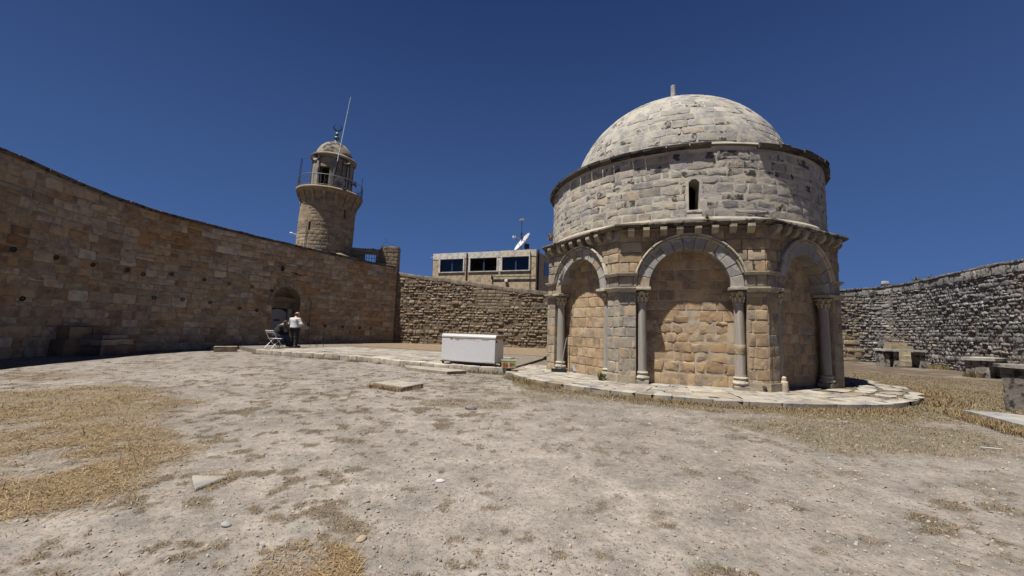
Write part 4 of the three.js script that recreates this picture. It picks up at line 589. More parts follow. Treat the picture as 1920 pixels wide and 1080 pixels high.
// ---------------------------------------------------------------- flat-roofed building beyond the wall
{
  const L = [-8.05, -41], Rr = [2.12, -37], len = Math.hypot(Rr[0] - L[0], Rr[1] - L[1]), turn = Math.atan2(-(Rr[1] - L[1]), Rr[0] - L[0]);
  const b = thing('flat_roofed_building', 'flat roofed stone building with three wide blue framed windows', 'building', [L[0], 0, L[1]], turn);
  // local x along the front, z toward the viewer
  const wallC = [0.50, 0.39, 0.255], band = [0.68, 0.64, 0.56], D = 6.2, TOP = 8.82;
  const W = [[0.84, 3.44], [4.2, 7.03], [7.58, 10.25]], wy0 = 6.92, wy1 = 8.2;
  const pieces = []; const slab = (x0, x1, y0, y1, z0, z1, c) => tint(box(x1 - x0, y1 - y0, z1 - z0, (x0 + x1) / 2, (y0 + y1) / 2, (z0 + z1) / 2), c, 0.06);
  part('wall', [slab(0, len, 2, wy0, -0.3, 0, wallC), slab(0, W[0][0], wy0, 8.22, -0.3, -0.001, wallC), slab(W[0][1], W[1][0], wy0, 8.22, -0.3, -0.001, [0.36, 0.30, 0.22]), slab(W[1][1], W[2][0], wy0, 8.22, -0.3, -0.001, band), slab(W[2][1], len, wy0, 8.22, -0.3, -0.001, wallC),
    slab(0, 0.3, 2, TOP - 0.1, -D, -0.301, wallC), slab(len - 0.3, len, 2, TOP - 0.1, -D, -0.301, wallC), slab(0.3, 2.6, 6.901, 7.5, -D, -D + 0.3, wallC), slab(0.3, len - 0.3, 2, 6.9, -D, -D + 0.3, wallC), slab(2.6, len - 0.3, 6.901, 8.5, -D, -D + 0.3, wallC), slab(3.7, 3.85, 6.4, 8.5, -D + 0.31, -0.4, wallC)], M.lime, b);
  part('floor_slab', slab(0.3, len - 0.3, 6.2, 6.4, -D + 0.3, -0.301, [0.2, 0.19, 0.18]), M.plain, b);
  const roof = part('roof_slab', slab(0.05, len - 0.05, 8.5, TOP - 0.06, -D, -0.32, [0.3, 0.28, 0.25]), M.plain, b);
  part('parapet', [slab(-0.02, W[0][1] + 0.4, 8.221, TOP, -0.32, 0.03, band), slab(W[0][1] + 0.41, W[2][0] - 0.2, 8.221, TOP - 0.01, -0.32, 0.025, [0.64, 0.605, 0.54]), slab(W[2][0] - 0.19, len + 0.02, 8.221, TOP, -0.32, 0.03, [0.64, 0.56, 0.44])], M.lime, b);
  const glass = new THREE.MeshPhysicalMaterial({ color: lin(0.42, 0.47, 0.52), roughness: 0.04, transmission: 1, thickness: 0, ior: 1.5 });
  const blue = std({ color: lin(0.012, 0.028, 0.085), roughness: 0.5 });
  W.forEach(([x0, x1]) => {
    const w = subgroup('window', b);
    part('surround', [slab(x0 - 0.16, x0, wy0 - 0.06, wy1 + 0.02, -0.2, 0.04, [0.66, 0.625, 0.555]), slab(x1, x1 + 0.12, wy0 - 0.06, wy1 + 0.02, -0.2, 0.04, [0.66, 0.625, 0.555])], M.lime, w);
    part('sill', slab(x0 - 0.2, x1 + 0.16, wy0 - 0.08, wy0 + 0.005, -0.25, 0.09, [0.58, 0.55, 0.49]), M.lime, w);
    const xm = mix(x0, x1, 0.5); part('frame', [slab(x0, x0 + 0.06, wy0, wy1, -0.2, -0.12, [1, 1, 1]), slab(x1 - 0.06, x1, wy0, wy1, -0.2, -0.12, [1, 1, 1]), slab(x0, x1, wy1 - 0.06, wy1, -0.199, -0.121, [1, 1, 1]), slab(x0, x1, wy0, wy0 + 0.06, -0.199, -0.121, [1, 1, 1]), slab(xm - 0.07, xm + 0.07, wy0, wy1, -0.21, -0.11, [1, 1, 1])], blue, w);
    for (const [a, c] of [[x0 + 0.06, xm - 0.07], [xm + 0.07, x1 - 0.06]]) part('pane', box(c - a, wy1 - wy0 - 0.12, 0.006, (a + c) / 2, (wy0 + wy1) / 2, -0.16), glass, w);
  });
  part('side_window', box(0.06, 1.3, 1.6, len + 0.005, 7.4, -3.4), std({ color: lin(0.03, 0.05, 0.09), roughness: 0.15 }), b);
  part('down_pipe', rod([3.85, 5.4, 0.09], [3.85, 8.75, 0.09], 0.06, 8), std({ color: lin(0.06, 0.045, 0.035) }), b);
  part('down_pipe', rod([len + 0.08, 4.5, -0.5], [len + 0.08, 8.9, -0.5], 0.07, 8), M.iron, b);
  part('horizontal_pipe', [rod([6.6, 6.35, 0.12], [len + 0.1, 6.33, 0.12], 0.045, 6), rod([6.6, 6.1, 0.1], [6.6, 6.5, 0.1], 0.08, 6), rod([10.4, 5.2, 0.1], [10.4, 8.7, 0.1], 0.03, 5)], M.iron, b);
  part('utility_box', box(0.3, 0.22, 0.18, 8.1, 5.95, 0.12, 0, 0.02), M.white, b);
  part('roof_spout', rod([0.05, 8.5, -0.15], [-0.35, 8.45, -0.1], 0.06, 8), M.rail, b);
  part('roof_vent', [rod([5.6, 8.8, -1], [5.6, 9.2, -1], 0.03, 5), rod([5.45, 9.2, -1], [5.75, 9.2, -1], 0.03, 5)], M.iron, b);
}
{
  const d = thing('satellite_dish', 'white satellite dish on the flat roof, tilted to the left', 'satellite dish', [0.85, 8.76, -38.6], 0.35); d.scale.setScalar(1.25);
  const g = lathe([[0, 0], [0.3, 0.02], [0.6, 0.09], [0.85, 0.2], [0.86, 0.22], [0.6, 0.11], [0.3, 0.04], [0, 0.02]], 32); g.rotateZ(0.95); g.translate(0.15, 0.75, 0); part('reflector', g, std({ color: lin(0.4, 0.4, 0.39), roughness: 0.6 }), d);
  part('feed_arm', [rod([0.3, 0.9, 0], [-0.65, 1.15, 0.1], 0.025, 5), rod([-0.05, 0.25, 0.1], [-0.65, 1.1, 0.1], 0.02, 5)], M.rail, d); part('feed_horn', box(0.26, 0.16, 0.14, -0.7, 1.13, 0.1, 0.2, 0.03), M.white, d);
  part('mount', [rod([0.35, 0, -0.1], [0.35, 0.8, -0.1], 0.05, 8), box(0.3, 0.35, 0.3, 0.42, 0.55, -0.1)], M.iron, d);
}
{
  const m = thing('antenna_mast', 'thin rooftop mast with dark box and small flat head', 'mast', [0.78, 8.76, -39.4]);
  part('pole', rod([0, 0, 0], [0, 3.4, 0], 0.03, 6), M.iron, m); part('head', [box(0.42, 0.14, 0.3, 0, 3.4, 0, 0.3, 0.03), box(0.2, 0.1, 0.2, 0.05, 3.5, 0)], std({ color: lin(0.3, 0.28, 0.25) }), m); part('box', [box(0.18, 0.3, 0.16, 0, 1.75, 0, 0, 0.02), box(0.18, 0.24, 0.16, 0, 2.05, 0, 0, 0.02)], std({ color: lin(0.02, 0.022, 0.03) }), m);
}

// ---------------------------------------------------------------- freezer and carton
{
  const a = [-2.28, 14.86], b = [-0.36, 13.98], len = Math.hypot(b[0] - a[0], b[1] - a[1]), turn = Math.atan2(b[1] - a[1], b[0] - a[0]);
  const f = thing('chest_freezer', 'old white chest freezer with rusty lid edge on the pavement', 'freezer', [(a[0] + b[0]) / 2, 0.2, -(a[1] + b[1]) / 2], 0); f.rotation.y = -Math.atan2(-(b[1] - a[1]), b[0] - a[0]) ; f.rotation.y = Math.atan2(b[1] - a[1], b[0] - a[0]);
  const W = len, D = 0.66, H = 0.80;
  const cv = document.createElement('canvas'); cv.width = 1024; cv.height = 512; const x = cv.getContext('2d'); x.fillStyle = '#b4b4b6'; x.fillRect(0, 0, 1024, 512);
  for (let k = 0; k < 2600; k++) { x.fillStyle = `rgba(${rnd() < 0.5 ? '150,148,140' : '240,240,238'},${rr(0.02, 0.09)})`; x.fillRect(rnd() * 1024, rnd() * 512, rr(1, 16), rr(1, 34)); }
  const spot = (u, v, w, h, c) => { for (let k = 0; k < 60; k++) { x.fillStyle = c.replace('A', rr(0.12, 0.5).toFixed(2)); x.beginPath(); x.ellipse(u + (rnd() - 0.5) * w, v + (rnd() - 0.5) * h, rr(2, w * 0.12 + 3), rr(1, h * 0.3 + 1), 0, 0, 7); x.fill(); } };
  spot(200, 26, 60, 34, 'rgba(122,78,30,A)'); spot(300, 34, 80, 40, 'rgba(118,74,28,A)'); spot(430, 30, 170, 18, 'rgba(140,82,34,A)'); spot(600, 30, 120, 16, 'rgba(140,82,34,A)'); spot(840, 30, 130, 16, 'rgba(140,82,34,A)'); spot(700, 60, 60, 6, 'rgba(120,110,100,A)'); spot(100, 490, 180, 14, 'rgba(130,110,90,A)'); spot(900, 495, 200, 12, 'rgba(130,110,90,A)');
  const tx = new THREE.CanvasTexture(cv); tx.colorSpace = THREE.SRGBColorSpace; tx.magFilter = THREE.LinearFilter;
  const paint = std({ map: tx, roughness: 0.5 });
  const bodyG = new RoundedBoxGeometry(W, H, D, 2, 0.02); { const p = bodyG.attributes.position, n = bodyG.attributes.normal, uv = bodyG.attributes.uv; for (let i = 0; i < p.count; i++) { uv.setXY(i, Math.abs(n.getX(i)) > 0.7 ? 0.02 + (p.getZ(i) / D + 0.5) * 0.1 : p.getX(i) / W + 0.5, p.getY(i) / H + 0.5); } bodyG.translate(0, 0.1 + H / 2, 0); }
  part('body', bodyG, paint, f);
  const lid = part('lid', (() => { const g = new THREE.ExtrudeGeometry(new THREE.Shape([[-D / 2 - 0.005, 0], [D / 2 + 0.005, 0], [D / 2 + 0.005, 0.045], [D / 2 - 0.06, 0.12], [-D / 2 + 0.03, 0.12], [-D / 2 - 0.005, 0.06]].map((q) => new THREE.Vector2(...q))), { depth: W + 0.01, bevelEnabled: true, bevelSize: 0.004, bevelThickness: 0.004, bevelSegments: 1 }); g.rotateY(-Math.PI / 2); g.translate(W / 2 + 0.005, 0.1 + H + 0.012, 0); return g; })(), std({ color: lin(0.28, 0.28, 0.278), roughness: 0.5 }), f);
  part('lid_seal', box(W - 0.02, 0.014, D - 0.02, 0, 0.1 + H + 0.005, 0), std({ color: lin(0.35, 0.3, 0.25) }), f);
  part('lid_end', box(0.012, 0.1, D - 0.14, W / 2 + 0.013, 0.1 + H + 0.065, -0.02), std({ color: lin(0.30, 0.17, 0.08), roughness: 0.9 }), lid);
  part('hinge', box(0.03, 0.07, 0.04, W / 2 + 0.012, 0.1 + H - 0.05, -D / 2 + 0.04), M.iron, f); part('hinge', box(0.03, 0.07, 0.04, W / 2 + 0.012, 0.1 + H - 0.08, D / 2 - 0.07), M.iron, f);
  part('base_rail', [box(W + 0.06, 0.035, 0.05, -0.01, 0.085, D / 2 - 0.05), box(W + 0.06, 0.035, 0.05, -0.01, 0.085, -D / 2 + 0.05)], std({ color: lin(0.06, 0.045, 0.04), roughness: 0.8 }), f);
  for (const [sx, sz] of [[-1, 1], [1, 1], [-1, -1], [1, -1]]) part('foot', box(0.06, 0.07, 0.06, sx * (W / 2 - 0.05), 0.035, sz * (D / 2 - 0.06)), std({ color: lin(0.05, 0.04, 0.035) }), f);
}
{
  const c = thing('carton', 'small green carton printed with red fruit beside the freezer', 'carton', [-0.04, 0.198, -13.62], 0.1);
  const cv = document.createElement('canvas'); cv.width = 256; cv.height = 128; const x = cv.getContext('2d'); x.fillStyle = '#7d9a68'; x.fillRect(0, 0, 256, 128); x.fillStyle = '#a9b38d'; x.fillRect(0, 0, 256, 22); x.fillStyle = '#c8c8b4'; x.fillRect(120, 0, 10, 128);
  for (let k = 0; k < 70; k++) { const v = rnd(); x.fillStyle = v < 0.6 ? `rgb(${rr(150, 200) | 0},${rr(25, 50) | 0},${rr(25, 45) | 0})` : v < 0.8 ? '#7d1d1a' : '#4e6a36'; x.beginPath(); x.ellipse(rnd() < 0.5 ? rr(18, 108) : rr(142, 240), rr(40, 112), rr(6, 16), rr(6, 14), rnd() * 3, 0, 7); x.fill(); }
  const tx = new THREE.CanvasTexture(cv); tx.colorSpace = THREE.SRGBColorSpace; tx.magFilter = THREE.LinearFilter;
  part('box', new THREE.BoxGeometry(0.44, 0.23, 0.36).translate(0, 0.115, 0), std({ map: tx, roughness: 0.8 }), c);
  part('rim', [box(0.46, 0.03, 0.02, 0, 0.235, 0.175), box(0.46, 0.03, 0.02, 0, 0.235, -0.175), box(0.02, 0.03, 0.33, 0.22, 0.235, 0), box(0.02, 0.03, 0.33, -0.22, 0.235, 0)], std({ color: lin(0.22, 0.28, 0.15), roughness: 0.8 }), c);
}

// ---------------------------------------------------------------- chairs and people by the door
{
  const c = thing('folding_chair', 'white metal folding chair in front of the seated person', 'chair', [-11.66, 0.197, -20.4], 2.75); c.scale.set(1.22, 1.0, 1.1);
  const w = 0.23, mt = M.white;  // local: sitter faces +z
  for (const s of [-1, 1]) { part('back_leg', tube([[s * w, 0.0, 0.30], [s * w, 0.46, -0.06], [s * w, 0.84, -0.26]], 0.015, 12, 6), mt, c); part('front_leg', rod([s * (w - 0.03), 0.0, -0.26], [s * (w - 0.03), 0.45, 0.16], 0.015, 6), mt, c); }
  part('backrest', [rod([-w, 0.84, -0.26], [w, 0.84, -0.26], 0.016, 6), (() => { const g = box(2 * w, 0.12, 0.012, 0, 0, 0, 0, 0.005); g.rotateX(-0.5); g.translate(0, 0.77, -0.225); return g; })()], mt, c);
  part('seat', box(0.42, 0.025, 0.38, 0, 0.45, 0.04, 0, 0.01), mt, c);
  part('crossbar', [rod([-w, 0.12, 0.2], [w, 0.12, 0.2], 0.011, 5), rod([-w + 0.03, 0.1, -0.17], [w - 0.03, 0.1, -0.17], 0.011, 5)], mt, c);
}
{
  const c = thing('metal_chair', 'bare dark tubular chair frame standing near the curved wall', 'chair', [-10.5, 0.197, -22.5], -0.5);
  const p = [[-0.2, -0.2], [0.2, -0.2], [0.24, 0.22], [-0.24, 0.22]]; p.forEach(([x, z], i) => part('leg', rod([x * 1.1, 0, z * 1.1], [x, i < 2 ? 0.85 : 0.45, z], 0.013, 5), M.iron, c));
  part('back_frame', [rod([-0.2, 0.85, -0.2], [0.2, 0.85, -0.2], 0.013, 5)], M.iron, c); part('seat_frame', [rod([-0.2, 0.45, -0.2], [0.2, 0.45, -0.2], 0.012, 5), rod([0.2, 0.45, -0.2], [0.24, 0.45, 0.22], 0.012, 5), rod([-0.2, 0.45, -0.2], [-0.24, 0.45, 0.22], 0.012, 5), rod([-0.24, 0.45, 0.22], [0.24, 0.45, 0.22], 0.012, 5)], M.iron, c);
}
// bodies as one smooth surface each
const smin = (a, b, k) => { const h = clamp(0.5 + 0.5 * (b - a) / k); return mix(b, a, h) - k * h * (1 - h); };
function capsule(a, b, ra, rb) { const d = [b[0] - a[0], b[1] - a[1], b[2] - a[2]], l = d[0] * d[0] + d[1] * d[1] + d[2] * d[2]; return (x, y, z) => { const t = clamp(((x - a[0]) * d[0] + (y - a[1]) * d[1] + (z - a[2]) * d[2]) / l); return Math.hypot(x - a[0] - d[0] * t, y - a[1] - d[1] * t, z - a[2] - d[2] * t) - mix(ra, rb, t); }; }
const blob = (c, r) => (x, y, z) => { const k = Math.hypot((x - c[0]) / r[0], (y - c[1]) / r[1], (z - c[2]) / r[2]); return (k - 1) * Math.min(...r); };
const union = (l, k) => (x, y, z) => { let d = l[0](x, y, z); for (let i = 1; i < l.length; i++) d = smin(d, l[i](x, y, z), k); return d; };
function march(sdf, lo, hi, cell) {
  const ext = Math.max(hi[0] - lo[0], hi[1] - lo[1], hi[2] - lo[2]), n = Math.ceil(ext / cell) + 6, mc = new MarchingCubes(n, new THREE.MeshStandardMaterial(), false, false, 200000), half = n / 2;
  const c = [(lo[0] + hi[0]) / 2, (lo[1] + hi[1]) / 2, (lo[2] + hi[2]) / 2], sc = half * cell;
  for (let k = 0; k < n; k++) for (let j = 0; j < n; j++) for (let i = 0; i < n; i++) { const x = c[0] + (i - half) / half * sc, y = c[1] + (j - half) / half * sc, z = c[2] + (k - half) / half * sc; mc.field[k * n * n + j * n + i] = x < lo[0] - 2 * cell || x > hi[0] + 2 * cell || y < lo[1] - 2 * cell || y > hi[1] + 2 * cell || z < lo[2] - 2 * cell || z > hi[2] + 2 * cell ? -1 : -sdf(x, y, z); }
  mc.isolation = 0; mc.update(); const pos = new Float32Array(mc.positionArray.slice(0, mc.count * 3)); for (let i = 0; i < pos.length; i += 3) for (let q = 0; q < 3; q++) pos[i + q] = c[q] + pos[i + q] * sc;
  let g = new THREE.BufferGeometry(); g.setAttribute('position', new THREE.BufferAttribute(pos, 3)); g = mergeVertices(g, 1e-5); g.computeVertexNormals(); return g;
}
function handSdf(o, dir, up, side) { // palm at o, fingers along dir, thumb toward side
  const v = (a, b, c) => o.map((q, i) => q + dir[i] * a + up[i] * b + side[i] * c), l = [capsule(v(0, 0, -0.025), v(0.06, 0, -0.025), 0.02, 0.018), capsule(v(0, 0, 0.02), v(0.06, 0, 0.025), 0.02, 0.018)];
  [[-0.034, 0.055], [-0.012, 0.07], [0.01, 0.075], [0.031, 0.065]].forEach(([s, L]) => { l.push(capsule(v(0.07, 0, s), v(0.07 + L * 0.55, -0.01, s), 0.0095, 0.009)); l.push(capsule(v(0.07 + L * 0.55, -0.01, s), v(0.07 + L, -0.04, s * 0.95), 0.009, 0.0075)); });
  l.push(capsule(v(0.01, 0, 0.035), v(0.05, -0.015, 0.06), 0.0115, 0.01), capsule(v(0.05, -0.015, 0.06), v(0.08, -0.03, 0.055), 0.01, 0.008)); return union(l, 0.006);
}
const skin = std({ color: lin(0.30, 0.16, 0.095), roughness: 0.6 }), clip = (f, g) => (x, y, z) => Math.max(f(x, y, z), g(x, y, z)), fat = (f, t) => (x, y, z) => f(x, y, z) - t;
function headSdf(c, fw) { // fw: unit vector the face looks along (horizontal), head is about 0.23 high
  const p = (f, u, s) => [c[0] + fw[0] * f + fw[2] * s, c[1] + u, c[2] + fw[2] * f - fw[0] * s];
  return union([blob(c, [0.082, 0.112, 0.09]), blob(p(0.03, -0.05, 0), [0.06, 0.07, 0.065]), capsule(p(0.088, 0.0, 0), p(0.105, -0.028, 0), 0.011, 0.016), blob(p(0.0, -0.01, 0.085), [0.02, 0.033, 0.02]), blob(p(0.0, -0.01, -0.085), [0.02, 0.033, 0.02]), capsule(p(0.086, -0.065, -0.02), p(0.086, -0.065, 0.02), 0.01, 0.01)], 0.012);
}
{
  const p = thing('person', 'person in white shirt and dark trousers standing with back to the camera', 'person', [-11.16, 0.197, -21.3], Math.PI - 0.42); p.scale.set(1.38, 1.02, 1.25);
  // local: faces +z
  const arms = [], legs = [], torso = [blob([0, 0.99, 0], [0.185, 0.17, 0.15]), blob([0, 1.15, 0.03], [0.19, 0.2, 0.165]), blob([0, 1.33, 0.0], [0.2, 0.17, 0.13]), capsule([-0.15, 1.42, -0.01], [0.15, 1.42, -0.01], 0.075, 0.075)];
  for (const s of [-1, 1]) { arms.push(capsule([s * 0.19, 1.42, -0.01], [s * 0.29, 1.17, 0.02], 0.062, 0.05), capsule([s * 0.29, 1.17, 0.02], [s * 0.12, 1.15, 0.25], 0.048, 0.034)); legs.push(capsule([s * 0.095, 0.93, 0], [s * 0.105, 0.5, 0.02], 0.105, 0.072), capsule([s * 0.105, 0.5, 0.02], [s * 0.115, 0.09, -0.01], 0.068, 0.047)); }
  const feet = [-1, 1].map((s) => capsule([s * 0.115, 0.055, -0.03], [s * 0.15, 0.045, 0.14], 0.05, 0.042)), neck = capsule([0, 1.43, -0.01], [0, 1.58, 0.04], 0.06, 0.055), hd = headSdf([0, 1.66, 0.07], [0, 0, 1]);
  const all = union([...torso, ...arms, ...legs, ...feet, neck], 0.05);
  const bodyG = mergeGeometries([march((x, y, z) => Math.min(all(x, y, z), smin(neck(x, y, z), hd(x, y, z), 0.03)), [-0.4, 0, -0.25], [0.4, 1.8, 0.4], 0.014), ...[-1, 1].map((s) => march(handSdf([s * 0.11, 1.15, 0.26], [-s * 0.6, 0.1, 0.79], [0, 1, 0], [0, 0.2, 0.98]), [s * 0.11 - 0.17, 1.02, 0.2], [s * 0.11 + 0.17, 1.28, 0.45], 0.004))]);
  part('body', bodyG, skin, p);
  const sh = union([...torso, ...arms], 0.05), tr = union([torso[0], ...legs], 0.045);
  part('shirt', march(clip(fat(sh, 0.014), (x, y, z) => Math.max(0.985 + 0.01 * Math.sin(x * 20) - y, y - 1.5 + 0.02, (Math.abs(x) < 0.16 && z > 0.21 ? z - 0.23 : -1))), [-0.45, 0.9, -0.25], [0.45, 1.55, 0.4], 0.012), std({ color: lin(0.42, 0.42, 0.435), roughness: 0.85 }), p);
  part('trousers', march(clip(fat(tr, 0.018), (x, y, z) => Math.max(y - 1.0, 0.06 - y)), [-0.3, 0.04, -0.25], [0.3, 1.05, 0.25], 0.012), std({ color: lin(0.012, 0.011, 0.011), roughness: 0.9 }), p);
  part('shoes', march(clip(fat(union(feet, 0.01), 0.012), (x, y, z) => Math.max(0.004 - y, y - 0.1)), [-0.28, 0, -0.14], [0.28, 0.12, 0.24], 0.009), std({ color: lin(0.015, 0.012, 0.01), roughness: 0.5 }), p);
  part('hair', march(clip(fat(blob([0, 1.665, 0.065], [0.084, 0.114, 0.092]), 0.006), (x, y, z) => Math.max(z - 0.07 + (1.68 - y) * 0.2, y - 1.72)), [-0.13, 1.5, -0.1], [0.13, 1.82, 0.2], 0.008), std({ color: lin(0.03, 0.025, 0.022), roughness: 0.8 }), p);
}
{
  const p = thing('person', 'person in black top and blue jeans sitting hunched in the shade', 'person', [-11.95, 0.197, -21.15], 2.35); p.scale.set(1.25, 1.08, 1.15);
  // local: faces +z, seated
  const torso = [blob([0, 0.53, -0.02], [0.19, 0.14, 0.17]), blob([0, 0.72, 0.02], [0.185, 0.2, 0.15]), blob([0, 0.92, 0.1], [0.2, 0.15, 0.135]), capsule([-0.15, 0.98, 0.13], [0.15, 0.98, 0.13], 0.075, 0.075)], arms = [], legs = [];
  for (const s of [-1, 1]) { arms.push(capsule([s * 0.19, 0.98, 0.13], [s * 0.27, 0.72, 0.25], 0.062, 0.05), capsule([s * 0.27, 0.72, 0.25], [s * 0.1, 0.6, 0.42], 0.048, 0.034)); legs.push(capsule([s * 0.1, 0.5, 0.02], [s * 0.13, 0.52, 0.44], 0.1, 0.075), capsule([s * 0.13, 0.52, 0.44], [s * 0.13, 0.1, 0.5], 0.068, 0.047)); }
  const feet = [-1, 1].map((s) => capsule([s * 0.13, 0.055, 0.47], [s * 0.15, 0.045, 0.64], 0.05, 0.042)), neck = capsule([0, 0.99, 0.13], [0, 1.1, 0.23], 0.06, 0.055), hd = headSdf([0, 1.14, 0.3], [0, 0, 1]);
  const all = union([...torso, ...arms, ...legs, ...feet, neck], 0.05);
  part('body', mergeGeometries([march((x, y, z) => Math.min(all(x, y, z), smin(neck(x, y, z), hd(x, y, z), 0.03)), [-0.4, 0, -0.25], [0.4, 1.3, 0.75], 0.014), ...[-1, 1].map((s) => march(handSdf([s * 0.09, 0.6, 0.43], [-s * 0.5, -0.1, 0.86], [0, 1, 0], [0, 0.2, 0.98]), [s * 0.09 - 0.17, 0.48, 0.36], [s * 0.09 + 0.17, 0.72, 0.62], 0.004))]), skin, p);
  part('top', march(clip(fat(union([...torso, ...arms], 0.05), 0.018), (x, y, z) => Math.max(0.5 - y, y - 1.06)), [-0.42, 0.45, -0.25], [0.42, 1.12, 0.45], 0.012), std({ color: lin(0.008, 0.008, 0.009), roughness: 0.95 }), p);
  part('jeans', march(clip(fat(union([torso[0], ...legs], 0.04), 0.016), (x, y, z) => Math.max(y - 0.66, 0.07 - y)), [-0.3, 0.05, -0.25], [0.3, 0.7, 0.65], 0.012), std({ color: lin(0.02, 0.036, 0.078), roughness: 0.9 }), p);
  part('shoes', march(clip(fat(union(feet, 0.01), 0.012), (x, y, z) => Math.max(0.004 - y, y - 0.1)), [-0.28, 0, 0.38], [0.28, 0.12, 0.76], 0.009), std({ color: lin(0.02, 0.02, 0.022), roughness: 0.6 }), p);
  part('hair', march(clip(fat(blob([0, 1.145, 0.295], [0.084, 0.114, 0.092]), 0.012), (x, y, z) => Math.max(z - 0.34 + (1.2 - y) * 0.5, 1.08 - y)), [-0.13, 1.0, 0.1], [0.13, 1.32, 0.45], 0.008), std({ color: lin(0.01, 0.009, 0.009), roughness: 0.8 }), p);
}
{
  const s = thing('stool', 'low wooden stool under the seated person in black', 'stool', [-11.95, 0.197, -21.15], 2.35);
  part('seat', box(0.36, 0.04, 0.34, 0, 0.37, -0.02, 0, 0.01), std({ color: lin(0.12, 0.08, 0.05) }), s); for (const [x, z] of [[-0.14, -0.15], [0.14, -0.15], [-0.14, 0.11], [0.14, 0.11]]) part('leg', box(0.035, 0.35, 0.035, x, 0.175, z), std({ color: lin(0.1, 0.07, 0.045) }), s);
}

// ---------------------------------------------------------------- loose stonework
{
  const t = thing('mounting_block', 'stepped mounting block of old stones against the shaded curved wall', 'stone block', [-16.3, 0, -16.3]);
  const put = (w, h, d, x, y, z, c) => part('block_stone', tint(roughBlock(w, h, d, 0.025).translate(x, y, z), c, 0.08), M.lime, t);
  put(0.55, 0.6, 1.05, -0.15, 0.29, 0.75, [0.27, 0.19, 0.12]); put(0.55, 0.6, 0.95, -0.15, 0.29, -0.3, [0.25, 0.18, 0.115]); put(0.5, 0.46, 0.8, -0.2, 0.82, 0.66, [0.36, 0.255, 0.16]); put(0.5, 0.44, 0.7, -0.2, 0.81, -0.12, [0.30, 0.2, 0.115]);
  put(0.75, 0.4, 1.15, 0.5, 0.19, 0.1, [0.25, 0.18, 0.12]); put(0.82, 0.2, 1.3, 0.5, 0.49, 0.05, [0.40, 0.33, 0.24]); put(0.7, 0.16, 1.1, 0.42, 0.67, 0.0, [0.30, 0.26, 0.22]); put(0.4, 0.34, 0.5, 0.4, 0.16, -0.85, [0.24, 0.17, 0.11]);
}
single('low_stone_block', tint(roughBlock(0.9, 0.26, 0.45, 0.02).rotateY(0.55).translate(-13.55, 0.11, -19.75), [0.38, 0.30, 0.20], 0.08), M.lime, 'low tan stone block lying on the ground left of the pavement', 'stone block');
single('wall_footing', tint(roughBlock(3.6, 0.16, 0.4, 0.03, 0.03, 8).rotateY(1.05).translate(-13.9, 0.06, -21.9), [0.20, 0.16, 0.115], 0.1), M.lime, 'dark stone footing ledge along the curved wall left of the doorway', 'ledge');
const slabGeo = (poly, y0, y1, amp = 0.012) => { const c = poly.reduce((s, p) => [s[0] + p[0] / poly.length, s[1] + p[1] / poly.length], [0, 0]); const P = []; for (let i = 0; i < poly.length; i++) { const a = poly[i], b = poly[(i + 1) % poly.length], n = 6; for (let k = 0; k < n; k++) { const x = mix(a[0], b[0], k / n), d = mix(a[1], b[1], k / n), f = 1 - amp * 2 * rnd(); P.push([c[0] + (x - c[0]) * f, -(c[1] + (d - c[1]) * f)]); } } const area = P.reduce((s, p, i) => s + p[0] * P[(i + 1) % P.length][1] - P[(i + 1) % P.length][0] * p[1], 0); const s = new THREE.Shape((area > 0 ? P.slice().reverse() : P).map(([x, z]) => new THREE.Vector2(x, -z))); const g = new THREE.ExtrudeGeometry(s, { depth: y1 - y0 - 0.02, bevelEnabled: true, bevelSize: 0.012, bevelThickness: 0.012, bevelSegments: 1 }); g.rotateX(-Math.PI / 2); g.translate(0, y0, 0); return boxUV(g); };
single('step_slab', tint(slabGeo([[-3.72, 14.72], [-3.5, 14.1], [-2.67, 13.45], [-1.94, 13.02], [-1.42, 13.45], [-1.45, 13.72], [-2.6, 14.25]], -0.03, 0.09), [0.31, 0.27, 0.22], 0.04), M.lime, 'worn curved step slab below the kerb in front of freezer', 'slab');
single('flat_slab', tint(slabGeo([[-3.23, 10.0], [-2.85, 10.5], [-2.08, 10.07], [-2.38, 9.4]], -0.03, 0.1), [0.31, 0.28, 0.235], 0.04), M.lime, 'square pale slab lying in the yard with dry weeds at its edge', 'slab');
single('triangular_slab', tint(slabGeo([[-2.92, 3.98], [-2.6, 4.0], [-2.67, 3.7]], -0.05, 0.018, 0.03), [0.29, 0.265, 0.235], 0.04), M.lime, 'small triangular pale slab sunk in the near ground', 'slab');
{
  const b = thing('stone_table', 'stone slab table on rough legs by the steps at right', 'stone table', [22.0, 0, -23.3], -0.06);
  part('table_slab', tint(roughBlock(2.3, 0.1, 0.75, 0.015, 0.03, 6).translate(0, 0.92, 0), [0.44, 0.42, 0.38], 0.06), M.lime, b);
  for (const [x, w] of [[-0.95, 0.3], [-0.42, 0.28], [0.98, 0.3]]) part('leg', tint(roughBlock(w, 0.86, 0.55, 0.04).translate(x, 0.42, -0.02), [0.32, 0.29, 0.25], 0.08), M.lichen, b);
}
{
  const b = thing('stone_steps', 'short flight of pale stone steps in the wall corner', 'steps', [23.75, 0, -24.85], -0.05);
  [[0.15, 1.35, 1.6], [0.44, 1.35, 1.25], [0.73, 1.3, 0.9], [1.02, 1.25, 0.6], [1.26, 1.1, 0.3]].forEach(([y, w, d], i) => part('step', tint(roughBlock(w, i === 4 ? 0.18 : 0.29, d, 0.01).translate(i > 2 ? 0.06 : 0, y, d / 2 - 0.8), pick([[0.40, 0.33, 0.235, 1], [0.44, 0.375, 0.28, 1]]), 0.05), M.lime, b));
}
